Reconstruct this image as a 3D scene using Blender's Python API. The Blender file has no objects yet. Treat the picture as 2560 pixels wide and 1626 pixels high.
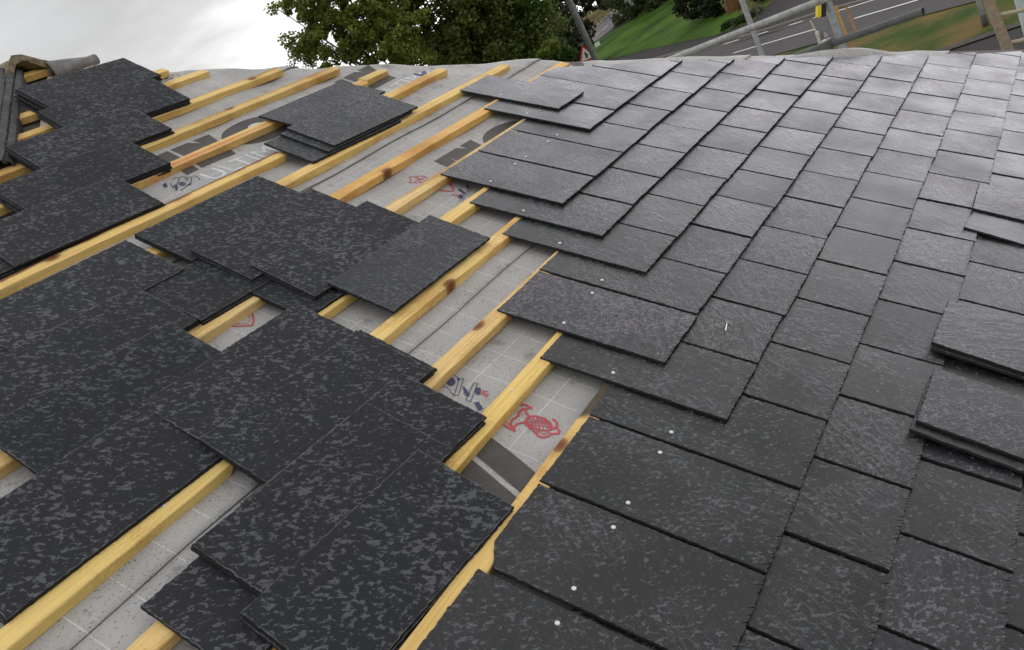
import bpy, bmesh, math, random
import numpy as np
from mathutils import Vector, Matrix, noise

sc = bpy.context.scene
COL = sc.collection
R = math.radians
# ------------------------------------------------------------------ camera
PITCH = R(32.3)                       # roof pitch
CW = Vector((-2.0113, -1.58586, 0.51209))
cam_d = bpy.data.cameras.new('Camera'); cam = bpy.data.objects.new('Camera', cam_d); COL.objects.link(cam)
right = Vector((0.49973694, -0.74935096, -0.43443772)); down = Vector((-0.48808900, 0.17072587, -0.85593329)); fwd = Vector((0.71556419, 0.63978576, -0.28043195))
cam.matrix_world = Matrix.Translation(CW) @ Matrix((right, -down, -fwd)).transposed().to_4x4()
cam_d.sensor_width = 36; cam_d.lens = 29.491; cam_d.clip_start = .05; cam_d.clip_end = 2000
cam_d.shift_y = -0.0008
sc.camera = cam
# ------------------------------------------------------------------ world, sun, exposure
w = bpy.data.worlds.new('World'); sc.world = w; w.use_nodes = True
nt = w.node_tree; nt.nodes.clear()
def N(nt, t, **kw):
    n = nt.nodes.new(t)
    for k, v in kw.items():
        if k in n.inputs: n.inputs[k].default_value = v
        else: setattr(n, k, v)
    return n
SUN_EL, SUN_AZ = R(36), R(78)         # azimuth from +X, anticlockwise
out = N(nt, 'ShaderNodeOutputWorld'); bg = N(nt, 'ShaderNodeBackground'); bg.inputs['Strength'].default_value = 0.1
sky = N(nt, 'ShaderNodeTexSky'); sky.sky_type = 'NISHITA'; sky.sun_disc = False
sky.sun_elevation = SUN_EL; sky.sun_rotation = R(90) - SUN_AZ
tc = N(nt, 'ShaderNodeTexCoord')
dotn = N(nt, 'ShaderNodeVectorMath', operation='DOT_PRODUCT'); dotn.inputs[1].default_value = (0.978, 0.148, -0.148)
nt.links.new(tc.outputs['Generated'], dotn.inputs[0])
mp = N(nt, 'ShaderNodeMapping'); mp.inputs['Scale'].default_value = (1.6, 1.6, 5.0); nt.links.new(tc.outputs['Generated'], mp.inputs[0])
cn = N(nt, 'ShaderNodeTexNoise'); cn.inputs['Scale'].default_value = 2.3; cn.inputs['Detail'].default_value = 5; cn.inputs['Roughness'].default_value = .52
nt.links.new(mp.outputs[0], cn.inputs[0])
ma = N(nt, 'ShaderNodeMath', operation='MULTIPLY_ADD'); ma.inputs[1].default_value = .34; nt.links.new(cn.outputs[0], ma.inputs[0]); nt.links.new(dotn.outputs['Value'], ma.inputs[2])
cr = N(nt, 'ShaderNodeValToRGB'); nt.links.new(ma.outputs[0], cr.inputs[0])
e = cr.color_ramp.elements
e[0].position = 0.0; e[0].color = (.76, .77, .79, 1)
e[1].position = 1.0; e[1].color = (2.75, 2.66, 2.84, 1)
for p_, c_ in ((.58, (.72, .72, .73, 1)), (.70, (.55, .55, .555, 1)), (.77, (.49, .486, .476, 1)), (.835, (.62, .615, .60, 1)), (.89, (.93, .93, .92, 1)), (.94, (1.15, 1.15, 1.15, 1))):
    x = cr.color_ramp.elements.new(p_); x.color = c_
sc10 = N(nt, 'ShaderNodeVectorMath', operation='SCALE'); sc10.inputs['Scale'].default_value = 10.0
nt.links.new(cr.outputs[0], sc10.inputs[0])
mx = N(nt, 'ShaderNodeMix', data_type='RGBA'); mx.inputs[0].default_value = .93
nt.links.new(sky.outputs[0], mx.inputs[6]); nt.links.new(sc10.outputs[0], mx.inputs[7])
nt.links.new(mx.outputs[2], bg.inputs[0]); nt.links.new(bg.outputs[0], out.inputs[0])
sd = bpy.data.lights.new('Sun', 'SUN'); sd.energy = 0.5; sd.angle = R(30); sd.color = (1, .96, .9)
so = bpy.data.objects.new('Sun', sd); COL.objects.link(so)
sdir = Vector((math.cos(SUN_EL) * math.cos(SUN_AZ), math.cos(SUN_EL) * math.sin(SUN_AZ), math.sin(SUN_EL)))
so.rotation_euler = sdir.to_track_quat('Z', 'Y').to_euler()
sc.view_settings.view_transform = 'Standard'; sc.view_settings.look = 'None'; sc.view_settings.exposure = 0.28; sc.view_settings.gamma = 1

# ------------------------------------------------------------------ helpers
RM = Matrix.Rotation(PITCH, 4, 'X')   # roof frame: x along the battens, y up the slope, z off the roof
def roof(u, v, n=0.0):                # millimetres along / down / off the roof -> local roof point (m)
    return Vector((u / 1000, -v / 1000, n / 1000))
def tag(o, label=None, cat=None, group=None, kind=None):
    if label: o['label'] = label
    if cat: o['category'] = cat
    if group: o['group'] = group
    if kind: o['kind'] = kind
    return o
def obj(name, me, mat=None, parent=None, mw=None):
    o = bpy.data.objects.new(name, me); COL.objects.link(o)
    if mat is not None and me is not None and len(me.materials) == 0: me.materials.append(mat)
    if parent is not None: o.parent = parent
    if mw is not None:
        if parent is None: o.matrix_world = mw
        else: o.matrix_local = mw
    return o
def empty(name, mw):
    o = bpy.data.objects.new(name, None); COL.objects.link(o); o.matrix_world = mw; o.empty_display_size = .1
    return o
def from_py(name, vs, fs, smooth=False):
    me = bpy.data.meshes.new(name); me.from_pydata([tuple(v) for v in vs], [], fs); me.update()
    if smooth: me.polygons.foreach_set('use_smooth', [True] * len(me.polygons))
    return me
def from_bm(name, bm, smooth=False):
    me = bpy.data.meshes.new(name); bm.normal_update(); bm.to_mesh(me); bm.free()
    if smooth: me.polygons.foreach_set('use_smooth', [True] * len(me.polygons))
    return me
def box(bm, x0, x1, y0, y1, z0, z1, bev=0.0):
    r = bmesh.ops.create_cube(bm, size=1.0)
    for v in r['verts']:
        v.co = Vector((x0 + (v.co.x + .5) * (x1 - x0), y0 + (v.co.y + .5) * (y1 - y0), z0 + (v.co.z + .5) * (z1 - z0)))
    if bev:
        es = list({e_ for v in r['verts'] for e_ in v.link_edges})
        bmesh.ops.bevel(bm, geom=es, offset=bev, segments=2, affect='EDGES', profile=.5)
def tube(bm, pts, rad, seg=14, cap=True):
    pts = [Vector(p) for p in pts]
    rads = rad if isinstance(rad, (list, tuple)) else [rad] * len(pts)
    rings = []; up = None
    for i, p in enumerate(pts):
        t = (pts[min(i + 1, len(pts) - 1)] - pts[max(i - 1, 0)]).normalized()
        if up is None: up = t.orthogonal().normalized()
        up = (up - t * up.dot(t)).normalized(); s_ = t.cross(up)
        rings.append([bm.verts.new(p + rads[i] * (math.cos(a) * up + math.sin(a) * s_)) for a in [2 * math.pi * k / seg for k in range(seg)]])
    for a, b in zip(rings, rings[1:]):
        for k in range(seg): bm.faces.new((a[k], a[(k + 1) % seg], b[(k + 1) % seg], b[k]))
    if cap:
        bm.faces.new(rings[0][::-1]); bm.faces.new(rings[-1])
ORD = ['', 'first', 'second', 'third', 'fourth', 'fifth', 'sixth', 'seventh', 'eighth', 'ninth', 'tenth', 'eleventh', 'twelfth', 'thirteenth', 'fourteenth', 'fifteenth', 'sixteenth', 'seventeenth', 'eighteenth', 'nineteenth', 'twentieth', 'twenty-first', 'twenty-second', 'twenty-third', 'twenty-fourth']

# ------------------------------------------------------------------ materials
def mat(name):
    m = bpy.data.materials.new(name); m.use_nodes = True
    nt = m.node_tree; b = nt.nodes['Principled BSDF']
    return m, nt, b
def link(nt, a, b): nt.links.new(a, b)
def ramp(nt, src, *stops):
    r = N(nt, 'ShaderNodeValToRGB'); nt.links.new(src, r.inputs[0]); el = r.color_ramp.elements
    el[0].position, el[0].color = stops[0][0], (*stops[0][1], 1)
    el[1].position, el[1].color = stops[-1][0], (*stops[-1][1], 1)
    for p_, c_ in stops[1:-1]:
        x = el.new(p_); x.color = (*c_, 1)
    return r
def noise_tex(nt, vec, scale, detail=3, rough=.5, dist=0.0):
    n = N(nt, 'ShaderNodeTexNoise'); n.inputs['Scale'].default_value = scale; n.inputs['Detail'].default_value = detail
    n.inputs['Roughness'].default_value = rough; n.inputs['Distortion'].default_value = dist
    if vec is not None: nt.links.new(vec, n.inputs['Vector'])
    return n
def math_n(nt, op, a, b=None, c=None):
    n = N(nt, 'ShaderNodeMath', operation=op)
    for i, x in enumerate((a, b, c)):
        if x is None: continue
        if isinstance(x, (int, float)): n.inputs[i].default_value = x
        else: nt.links.new(x, n.inputs[i])
    return n.outputs[0]
def mix(nt, fac, a, b):
    n = N(nt, 'ShaderNodeMix', data_type='RGBA')
    for s_, x in ((0, fac), (6, a), (7, b)):
        if isinstance(x, (int, float)): n.inputs[s_].default_value = x
        elif isinstance(x, tuple): n.inputs[s_].default_value = (*x, 1)
        else: nt.links.new(x, n.inputs[s_])
    return n.outputs[2]
def bump(nt, b, h, strength, dist):
    n = N(nt, 'ShaderNodeBump'); n.inputs['Strength'].default_value = strength; n.inputs['Distance'].default_value = dist
    nt.links.new(h, n.inputs['Height']); nt.links.new(n.outputs[0], b.inputs['Normal'])
    return n
def plain(name, col, rough=.6, metal=0.0, var=.25, scale=40, bstr=.1):
    m, nt, b = mat(name); t = N(nt, 'ShaderNodeTexCoord')
    n = noise_tex(nt, t.outputs['Object'], scale, 4, .6)
    lo = tuple(c * (1 - var) for c in col); hi = tuple(min(1, c * (1 + var)) for c in col)
    r = ramp(nt, n.outputs[0], (.3, lo), (.7, hi)); link(nt, r.outputs[0], b.inputs['Base Color'])
    b.inputs['Roughness'].default_value = rough; b.inputs['Metallic'].default_value = metal
    if bstr: bump(nt, b, n.outputs[0], bstr, .004)
    return m

def slate_mat(name, dark, light, cover, fscale, rough, spec, riven, wetvar=0.0, tint=None, nick=.5):
    """riven slate; light flecks are drying spots between rain drops"""
    m, nt, b = mat(name)
    t = N(nt, 'ShaderNodeTexCoord'); oi = N(nt, 'ShaderNodeObjectInfo'); rnd0 = oi.outputs['Random']
    cx = N(nt, 'ShaderNodeCombineXYZ'); link(nt, math_n(nt, 'MULTIPLY', rnd0, 37.), cx.inputs[0]); link(nt, math_n(nt, 'MULTIPLY', rnd0, 271.), cx.inputs[1])
    add = N(nt, 'ShaderNodeVectorMath', operation='ADD'); link(nt, t.outputs['Object'], add.inputs[0]); link(nt, cx.outputs[0], add.inputs[1])
    P = add.outputs[0]
    ar = N(nt, 'ShaderNodeVectorRotate', rotation_type='Z_AXIS'); ar.inputs['Angle'].default_value = R(48); link(nt, P, ar.inputs['Vector'])
    ani = N(nt, 'ShaderNodeMapping'); ani.inputs['Scale'].default_value = (.78, 1.22, 1); link(nt, ar.outputs[0], ani.inputs[0])
    fl = noise_tex(nt, ani.outputs[0], fscale, 3.5, .64, .35); fl2 = noise_tex(nt, P, fscale * .35, 2, .5)
    big = noise_tex(nt, P, 4.2, 3, .55)
    f0 = math_n(nt, 'MULTIPLY_ADD', big.outputs[0], .20, fl.outputs[0]); f0 = math_n(nt, 'MULTIPLY_ADD', fl2.outputs[0], .24, f0)
    thr = .72 + (.5 - cover) * .26
    fr = ramp(nt, f0, (thr + .04, (0, 0, 0)), (thr + .085, (1, 1, 1)))
    fine = noise_tex(nt, P, 420, 2, .7)
    tone = math_n(nt, 'MULTIPLY_ADD', fine.outputs[0], .6, .7)
    rnd = math_n(nt, 'MULTIPLY_ADD', math_n(nt, 'FRACT', math_n(nt, 'MULTIPLY', rnd0, 7.0)), .55, .72)
    c = mix(nt, fr.outputs[0], dark, light)
    hue = noise_tex(nt, P, 6, 3, .5)
    hr = ramp(nt, math_n(nt, 'MULTIPLY_ADD', rnd0, .25, math_n(nt, 'MULTIPLY', hue.outputs[0], .75)), (.32, (.90, 1.03, 1.0) if not tint else (.97, 1.01, 1.0)), (.5, (1, 1, 1.02)), (.68, tint or (1.22, .94, 1.12)))
    mm = N(nt, 'ShaderNodeVectorMath', operation='MULTIPLY'); link(nt, c, mm.inputs[0]); link(nt, hr.outputs[0], mm.inputs[1])
    # short nicks in the cleaved face
    rot = N(nt, 'ShaderNodeVectorRotate', rotation_type='Z_AXIS'); link(nt, P, rot.inputs['Vector'])
    link(nt, math_n(nt, 'MULTIPLY_ADD', rnd0, 1.5, -1.6), rot.inputs['Angle'])
    mpn = N(nt, 'ShaderNodeMapping'); mpn.inputs['Scale'].default_value = (1.0, 3.4, 1.0); link(nt, rot.outputs[0], mpn.inputs[0])
    nk = noise_tex(nt, mpn.outputs[0], 62, 2, .5, .3); nkr = ramp(nt, nk.outputs[0], (.265, (1, 1, 1)), (.315, (0, 0, 0)))
    ms = N(nt, 'ShaderNodeVectorMath', operation='SCALE'); link(nt, mm.outputs[0], ms.inputs[0]); link(nt, math_n(nt, 'MULTIPLY', tone, rnd), ms.inputs['Scale'])
    link(nt, mix(nt, math_n(nt, 'MULTIPLY', nkr.outputs[0], nick), ms.outputs[0], (.006, .006, .007)), b.inputs['Base Color'])
    # riven surface: long shallow ripples in patches, their direction differs from slate to slate
    mp = N(nt, 'ShaderNodeMapping'); mp.inputs['Scale'].default_value = (1.0, 2.6, 1.0); link(nt, rot.outputs[0], mp.inputs[0])
    rv = noise_tex(nt, mp.outputs[0], 19, 6, .62, .7)
    gr = noise_tex(nt, P, 190, 3, .65)
    step = ramp(nt, rv.outputs[0], (.38, (0, 0, 0)), (.44, (.35, .35, .35)), (.52, (.42, .42, .42)), (.56, (.8, .8, .8)), (.66, (1, 1, 1)))
    amp = ramp(nt, math_n(nt, 'MULTIPLY_ADD', rnd0, .3, math_n(nt, 'MULTIPLY', big.outputs[0], .8)), (.42, (.12, .12, .12)), (.68, (1, 1, 1)))
    h = math_n(nt, 'MULTIPLY', step.outputs[0], amp.outputs[0])
    h = math_n(nt, 'MULTIPLY_ADD', gr.outputs[0], .20, h); h = math_n(nt, 'MULTIPLY_ADD', nkr.outputs[0], -.5, h)
    h = math_n(nt, 'MULTIPLY_ADD', big.outputs[0], 1.0, h)
    bump(nt, b, h, riven, .0024)
    wet = noise_tex(nt, P, 3.1, 4, .6)
    wr = ramp(nt, math_n(nt, 'MULTIPLY_ADD', fr.outputs[0], .12, wet.outputs[0]), (.40, (rough - wetvar,) * 3), (.75, (rough + wetvar,) * 3))
    link(nt, wr.outputs[0], b.inputs['Roughness']); b.inputs['Specular IOR Level'].default_value = spec
    return m
M_pile = slate_mat('slate_speckled', (.0175, .0186, .0210), (.080, .084, .090), .47, 88, .70, .24, .5, 0.0, (1.07, .98, 1.03))
M_pile2 = slate_mat('slate_riven_speckled', (.0205, .0225, .0252), (.088, .094, .101), .48, 100, .50, .36, 2.0, 0.0, (.99, 1.0, 1.03))
M_laid = slate_mat('slate_wet', (.0100, .0105, .0111), (.078, .081, .085), .38, 100, .36, .55, .40, .10, None, .9)
M_lit_arris = plain('slate_lit_arris', (.10, .104, .108), .8, 0, .6, 90, .2)  # pale tone standing in for skylight caught on the slate arrises
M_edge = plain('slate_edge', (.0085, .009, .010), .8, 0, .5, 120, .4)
def wood_mat(name, knots=(), base=(.84, .58, .205), deep=(.66, .40, .115), stain=None, edge=0.0, red=0.0):
    m, nt, b = mat(name); t = N(nt, 'ShaderNodeTexCoord'); oi = N(nt, 'ShaderNodeObjectInfo')
    cx = N(nt, 'ShaderNodeCombineXYZ'); link(nt, math_n(nt, 'MULTIPLY', oi.outputs['Random'], 53.), cx.inputs[0]); link(nt, math_n(nt, 'MULTIPLY', oi.outputs['Random'], 11.), cx.inputs[1])
    add = N(nt, 'ShaderNodeVectorMath', operation='ADD'); link(nt, t.outputs['Object'], add.inputs[0]); link(nt, cx.outputs[0], add.inputs[1])
    mp = N(nt, 'ShaderNodeMapping'); mp.inputs['Scale'].default_value = (1.6, 60, 60); link(nt, add.outputs[0], mp.inputs[0])
    g = noise_tex(nt, mp.outputs[0], 2.2, 6, .68, .8)
    pt = noise_tex(nt, add.outputs[0], 3.0, 4, .6)
    c = ramp(nt, g.outputs[0], (.3, deep), (.5, base), (.75, tuple(min(1, x * 1.12) for x in base))).outputs[0]
    fr = noise_tex(nt, add.outputs[0], 120, 3, .6)
    frm = ramp(nt, math_n(nt, 'MULTIPLY_ADD', pt.outputs[0], .9, math_n(nt, 'MULTIPLY', fr.outputs[0], .25)), (.56, (0, 0, 0)), (.74, (.8, .8, .8)))
    drt = noise_tex(nt, add.outputs[0], 38, 5, .7); c = mix(nt, ramp(nt, drt.outputs[0], (.62, (0, 0, 0)), (.78, (.55, .55, .55))).outputs[0], c, (.30, .19, .08))
    c = mix(nt, frm.outputs[0], c, (.50, .235, .05) if not red else (.66, .25, .09))
    sp = N(nt, 'ShaderNodeSeparateXYZ'); link(nt, t.outputs['Object'], sp.inputs[0])
    if red:
        rr = ramp(nt, math_n(nt, 'MULTIPLY_ADD', fr.outputs[0], .012, sp.outputs[1]), (.50, (0, 0, 0)), (.5001, (1, 1, 1)))
        a = math_n(nt, 'ABSOLUTE', math_n(nt, 'ADD', sp.outputs[1], .006)); k = math_n(nt, 'SUBTRACT', 1.0, math_n(nt, 'SMOOTH_MIN', math_n(nt, 'DIVIDE', a, .017), 1.0, .1))
        top = math_n(nt, 'GREATER_THAN', sp.outputs[2], -.003)
        c = mix(nt, math_n(nt, 'MULTIPLY', math_n(nt, 'MULTIPLY', k, top), math_n(nt, 'MULTIPLY', pt.outputs[0], 1.6)), c, (.62, .22, .07))
    if edge:   # bark-brown waney upper arris
        a = math_n(nt, 'MULTIPLY_ADD', pt.outputs[0], .05, sp.outputs[1]); a = math_n(nt, 'MULTIPLY_ADD', fr.outputs[0], .008, a)
        k = ramp(nt, math_n(nt, 'MULTIPLY', a, 10), (.34, (0, 0, 0)), (.45, (edge,) * 3)); c = mix(nt, k.outputs[0], c, (.16, .055, .015))
    for kx, ky in knots:
        dx = math_n(nt, 'MULTIPLY', math_n(nt, 'SUBTRACT', sp.outputs[0], kx), .6); dy = math_n(nt, 'SUBTRACT', sp.outputs[1], ky)
        d = math_n(nt, 'SQRT', math_n(nt, 'ADD', math_n(nt, 'MULTIPLY', dx, dx), math_n(nt, 'MULTIPLY', dy, dy)))
        d = math_n(nt, 'MULTIPLY_ADD', fr.outputs[0], .006, d)
        k = ramp(nt, math_n(nt, 'MULTIPLY', d, 20), (.17, (1, 1, 1)), (.33, (.75, .75, .75)), (.40, (.2, .2, .2)), (.7, (0, 0, 0)))
        c = mix(nt, k.outputs[0], c, (.19, .062, .016))
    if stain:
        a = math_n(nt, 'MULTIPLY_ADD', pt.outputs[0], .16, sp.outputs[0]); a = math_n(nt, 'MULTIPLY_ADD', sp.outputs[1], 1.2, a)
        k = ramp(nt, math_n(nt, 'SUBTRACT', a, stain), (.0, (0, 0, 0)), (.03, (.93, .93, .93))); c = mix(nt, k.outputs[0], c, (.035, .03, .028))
    rnd = N(nt, 'ShaderNodeHueSaturation'); link(nt, c, rnd.inputs['Color']); link(nt, math_n(nt, 'MULTIPLY_ADD', oi.outputs['Random'], .22, .9), rnd.inputs['Value'])
    link(nt, rnd.outputs[0], b.inputs['Base Color']); b.inputs['Roughness'].default_value = .62; b.inputs['Specular IOR Level'].default_value = .3
    bump(nt, b, math_n(nt, 'MULTIPLY_ADD', fr.outputs[0], .6, g.outputs[0]), .55, .002)
    return m
M_wood = wood_mat('timber_sawn')

def felt_mat():
    m, nt, b = mat('felt_grey'); t = N(nt, 'ShaderNodeTexCoord')
    P = t.outputs['Object']; sp = N(nt, 'ShaderNodeSeparateXYZ'); link(nt, P, sp.inputs[0])
    wv = noise_tex(nt, P, 900, 2, .6); cl = noise_tex(nt, P, 6, 4, .55)
    c = ramp(nt, cl.outputs[0], (.3, (.385, .37, .352)), (.7, (.48, .463, .44))).outputs[0]
    spk = noise_tex(nt, P, 210, 3, .6); sz = noise_tex(nt, P, 3.2, 3, .6)
    k = ramp(nt, math_n(nt, 'MULTIPLY_ADD', sz.outputs[0], -.14, spk.outputs[0]), (.285, (1, 1, 1)), (.315, (0, 0, 0)))
    def lines(ax, off, P_, wd):
        f = math_n(nt, 'FRACT', math_n(nt, 'DIVIDE', math_n(nt, 'ADD', sp.outputs[ax], 10 * P_ - off), P_))
        return math_n(nt, 'GREATER_THAN', math_n(nt, 'ABSOLUTE', math_n(nt, 'SUBTRACT', f, .5)), .5 - wd / P_ / 2)
    wob = noise_tex(nt, P, 4, 2, .5)
    l1 = lines(0, .009, .1, .0026); l2 = lines(1, -.208, .198, .0026)
    ln = math_n(nt, 'MAXIMUM', l1, l2)
    c = mix(nt, math_n(nt, 'MULTIPLY', ln, math_n(nt, 'MULTIPLY_ADD', cl.outputs[0], 1.5, -.1)), c, (.68, .67, .65))
    st = noise_tex(nt, P, 14, 5, .65); sk = ramp(nt, st.outputs[0], (.28, (.7, .7, .7)), (.42, (0, 0, 0)))
    c = mix(nt, sk.outputs[0], c, (.20, .185, .17))
    c = mix(nt, math_n(nt, 'MULTIPLY', k.outputs[0], .8), c, (.07, .06, .05))
    link(nt, c, b.inputs['Base Color']); b.inputs['Roughness'].default_value = .7; b.inputs['Specular IOR Level'].default_value = .3
    bump(nt, b, wv.outputs[0], .25, .001)
    return m
M_felt = felt_mat()
def ink(name, col):
    m, nt, b = mat(name); t = N(nt, 'ShaderNodeTexCoord'); n = noise_tex(nt, t.outputs['Object'], 260, 3, .7); n2 = noise_tex(nt, t.outputs['Object'], 18, 4, .6)
    a = math_n(nt, 'MULTIPLY_ADD', n2.outputs[0], .6, math_n(nt, 'MULTIPLY', n.outputs[0], .4))
    r = ramp(nt, a, (.3, tuple(c * .8 for c in col)), (.72, tuple(min(1, c * 1.35 + .012) for c in col))); link(nt, r.outputs[0], b.inputs['Base Color']); b.inputs['Roughness'].default_value = .65
    return m
M_inkd = ink('ink_charcoal', (.062, .056, .05)); M_inkb = ink('ink_blue', (.045, .045, .11)); M_inkr = ink('ink_red', (.48, .06, .07)); M_inkw = ink('ink_white', (.58, .58, .575))
M_nail = plain('nail_head', (.74, .74, .72), .35, .0, .1, 300, 0); M_steel = plain('galvanised_steel', (.33, .35, .35), .45, .35, .3, 30, .15)
M_tube = plain('scaffold_steel', (.30, .30, .28), .5, .3, .3, 22, .2); M_tube_dark = plain('weathered_steel', (.095, .095, .092), .55, .3, .3, 25, .2)

# ------------------------------------------------------------------ roof geometry (mm, roof frame)
HIPF = lambda v: 2362 + .858 * v        # far hip, felt level
HIPS = lambda v: 2112 + .845 * v        # where the slates stop short of the hip
LEFTH = lambda v: -1900 - .79 * (v - 50) # near hip line (felt level)
# house under the roof
def house():
    th = PITCH
    h = empty('house', RM @ Matrix.Translation(roof(600, 900, -80)))
    tag(h, 'house under re-roofing, its hipped roof half covered in slate', 'house')
    inv = h.matrix_world.inverted()
    def w(u, v, n): return inv @ (RM @ roof(u, v, n))
    apex = (75, -2690); eave = 2250
    A = w(apex[0], apex[1], -62); B = w(HIPF(eave), eave, -62); C = w(LEFTH(eave) + 40, eave, -62)
    dk = plain('roof_deck', (.12, .10, .08), .8); wl = plain('wall_render', (.5, .47, .42), .9, 0, .12, 6)
    obj('roof_deck', from_py('roof_deck', [A, B, C], [(0, 2, 1)]), dk, h)
    # the two long slopes either side, falling away from the hips
    aw = RM @ roof(apex[0], apex[1], -62); bw = RM @ roof(HIPF(eave), eave, -62); cw = RM @ roof(LEFTH(eave) + 40, eave, -62)
    L = 9.0; back = Vector((0, L, 0))
    V = [inv @ p for p in (aw, bw, bw + back, aw + back)]
    obj('side_slope', from_py('side_slope', V, [(0, 1, 2, 3)]), M_felt, h)
    V = [inv @ p for p in (aw, aw + back, cw + back, cw)]
    o = obj('side_slope', from_py('side_slope', V, [(0, 1, 2, 3)]), plain('old_slate', (.05, .055, .05), .75, 0, .5, 25), h); o['label'] = 'old dark slated side of the roof'
    bm = bmesh.new(); z0 = -4.49
    x0, x1, y0, y1 = cw.x + .35, bw.x - .35, bw.y + .3, bw.y + L
    box(bm, x0, x1, y0, y1, z0, bw.z - .05); me = from_bm('wall', bm); me.transform(inv); obj('wall', me, wl, h)
    bm = bmesh.new(); tube(bm, [cw + Vector((0, -.06, -.04)), bw + Vector((0, -.06, -.04))], .055, 10); me = from_bm('gutter', bm); me.transform(inv)
    obj('gutter', me, plain('gutter_black', (.03, .03, .03), .4), h)
house()

def hfelt(u, v):
    """felt level over the rafters: sags between them, rucks up towards the hip"""
    d = HIPF(v) - u
    s = math.sin(math.pi * (u + 150) / 600.0) ** 2 * 6
    k = max(0.0, 1 - max(d, 0) / 420.0)
    n1 = noise.noise(Vector((u / 170., v / 260., 3.1))); n2 = noise.noise(Vector((u / 90., v / 120., 7.7)))
    k *= 1.0 if v < -700 else max(.3, 1 - (v + 700) / 500.)
    z = -51 - s + 3.0 * n1 + k * (15 * n1 + 9 * n2 - 3)
    r = math.exp(-((v - 430) / 260.0) ** 2) * math.exp(-((d - 190) / 90.0) ** 2)
    z += 82 * r                                           # stands up in a roll where the slates meet the hip
    if v < -2200: z += 0
    return min(z, 45)
def felt_sheet(v0, v1, lift, label):
    us = np.arange(-2300, 3900, 26.0); nv = int((v1 - v0) / 26) + 1
    vs, fs, idx = [], [], {}
    for j in range(nv + 1):
        v = v0 + (v1 - v0) * j / nv
        lo = max(-2300, LEFTH(v) + 30); hi = HIPF(v)
        n = 96
        for i in range(n + 7):
            if i <= n:
                u = lo + (hi - lo) * i / n
                z = hfelt(u, v) + lift + (3 * (j / nv) ** 6)
                if j == nv: z += 1.5 + 2.5 * max(0, noise.noise(Vector((u / 130., v, 1.))))
                p = RM @ roof(u, v, z)
            else:                                          # folded over the hip and down the far side
                k = (i - n) * 30
                q = RM @ roof(hi, v, hfelt(hi, v) + lift)
                p = q + Vector((.845, .0, -.534)) * (k / 1000) + Vector((0, 0, -.003 * k / 30))
            vs.append(RM.inverted() @ p)
        if j:
            a = (j - 1) * (n + 7); b = j * (n + 7)
            for i in range(n + 6): fs.append((a + i, b + i, b + i + 1, a + i + 1))
    me = from_py('roofing_felt', vs, fs, True)
    o = obj('roofing_felt', me, M_felt, None, RM.copy()); tag(o, label, 'roofing felt', 'lapped strips of grey roofing felt')
    sm = o.modifiers.new('thickness', 'SOLIDIFY'); sm.thickness = .0015; sm.offset = -1
    return o
FELT = [felt_sheet(-2690, -1720, 6, 'grey printed felt strip at the top of the roof, under the ridge'),
        felt_sheet(-1790, -835, 4, 'grey felt strip with charcoal letters under the small riven slate pile'),
        felt_sheet(-905, 8, 2, 'grey felt strip with red crest print, beside the stepped slate heads'),
        felt_sheet(-62, 880, 0, 'lowest grey felt strip, with red sketch and dark letters, centre of the roof')]
FL = [6, 4, 2, 0]
def poly_print(name, parent, polys, m, lift, seg=3):
    """ink areas that follow the felt"""
    bm = bmesh.new()
    for poly in polys:
        vsx = [bm.verts.new((u / 1000, -v / 1000, 0)) for u, v in poly]
        bm.faces.new(vsx)
    bmesh.ops.triangulate(bm, faces=bm.faces[:])
    for _ in range(seg):
        le = [e_ for e_ in bm.edges if e_.calc_length() > .02]
        if not le: break
        bmesh.ops.subdivide_edges(bm, edges=le, cuts=1); bmesh.ops.triangulate(bm, faces=bm.faces[:])
    for v in bm.verts: v.co.z = (hfelt(v.co.x * 1000, -v.co.y * 1000) + lift + 1.6) / 1000
    bmesh.ops.recalc_face_normals(bm, faces=bm.faces[:])
    for f in bm.faces:
        if f.normal.z < 0: f.normal_flip()
    return obj(name, from_bm(name, bm), m, parent)
def stroke(pts, wd):
    """a drawn line as a strip of quads"""
    out = []
    P = [Vector((a, b)) for a, b in pts]
    for a, b in zip(P, P[1:]):
        t = (b - a).normalized(); n = Vector((-t.y, t.x)) * wd / 2
        a2 = a - t * wd * .3; b2 = b + t * wd * .3
        out.append([tuple(a2 + n), tuple(b2 + n), tuple(b2 - n), tuple(a2 - n)])
    return out
def arc(cx, cy, rx, ry, a0, a1, n=14): return [(cx + rx * math.cos(R(a0 + (a1 - a0) * i / n)), cy + ry * math.sin(R(a0 + (a1 - a0) * i / n))) for i in range(n + 1)]
def logo(u, v, f, full=True):
    """three big charcoal capitals, heads up the slope"""
    I = [(u - 152, v + 2), (u - 102, v), (u - 113, v + 70), (u - 150, v + 215), (u - 205, v + 215), (u - 160, v + 75)]
    if f == 2: I = [(u - 152, v), (u - 88, v), (u - 100, v + 45), (u - 150, v + 215), (u - 190, v + 215), (u - 160, v + 45)]
    K = [(u - 88, v), (u - 4, v), (u + 26, v + 50), (u + 20, v), (u + 101, v), (u + 86, v + 44), (u + 62, v + 120), (u + 30, v + 215), (u - 135, v + 215), (u - 95, v + 70)]
    O = [(u + 240 + 155 * math.cos(t_), v + 118 + 112 * math.sin(t_)) for t_ in [2 * math.pi * i / 36 for i in range(36)]]
    Oh = [(u + 262 + 40 * math.cos(t_), v + 100 + 36 * math.sin(t_)) for t_ in [2 * math.pi * i / 20 for i in range(20)]]
    poly_print('printed_letters', FELT[f], [I, K, O] if full else [I, K], M_inkd, FL[f])
    if full: poly_print('printed_letter_counter', FELT[f], [Oh], M_inkw, FL[f] + 1.2)
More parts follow.
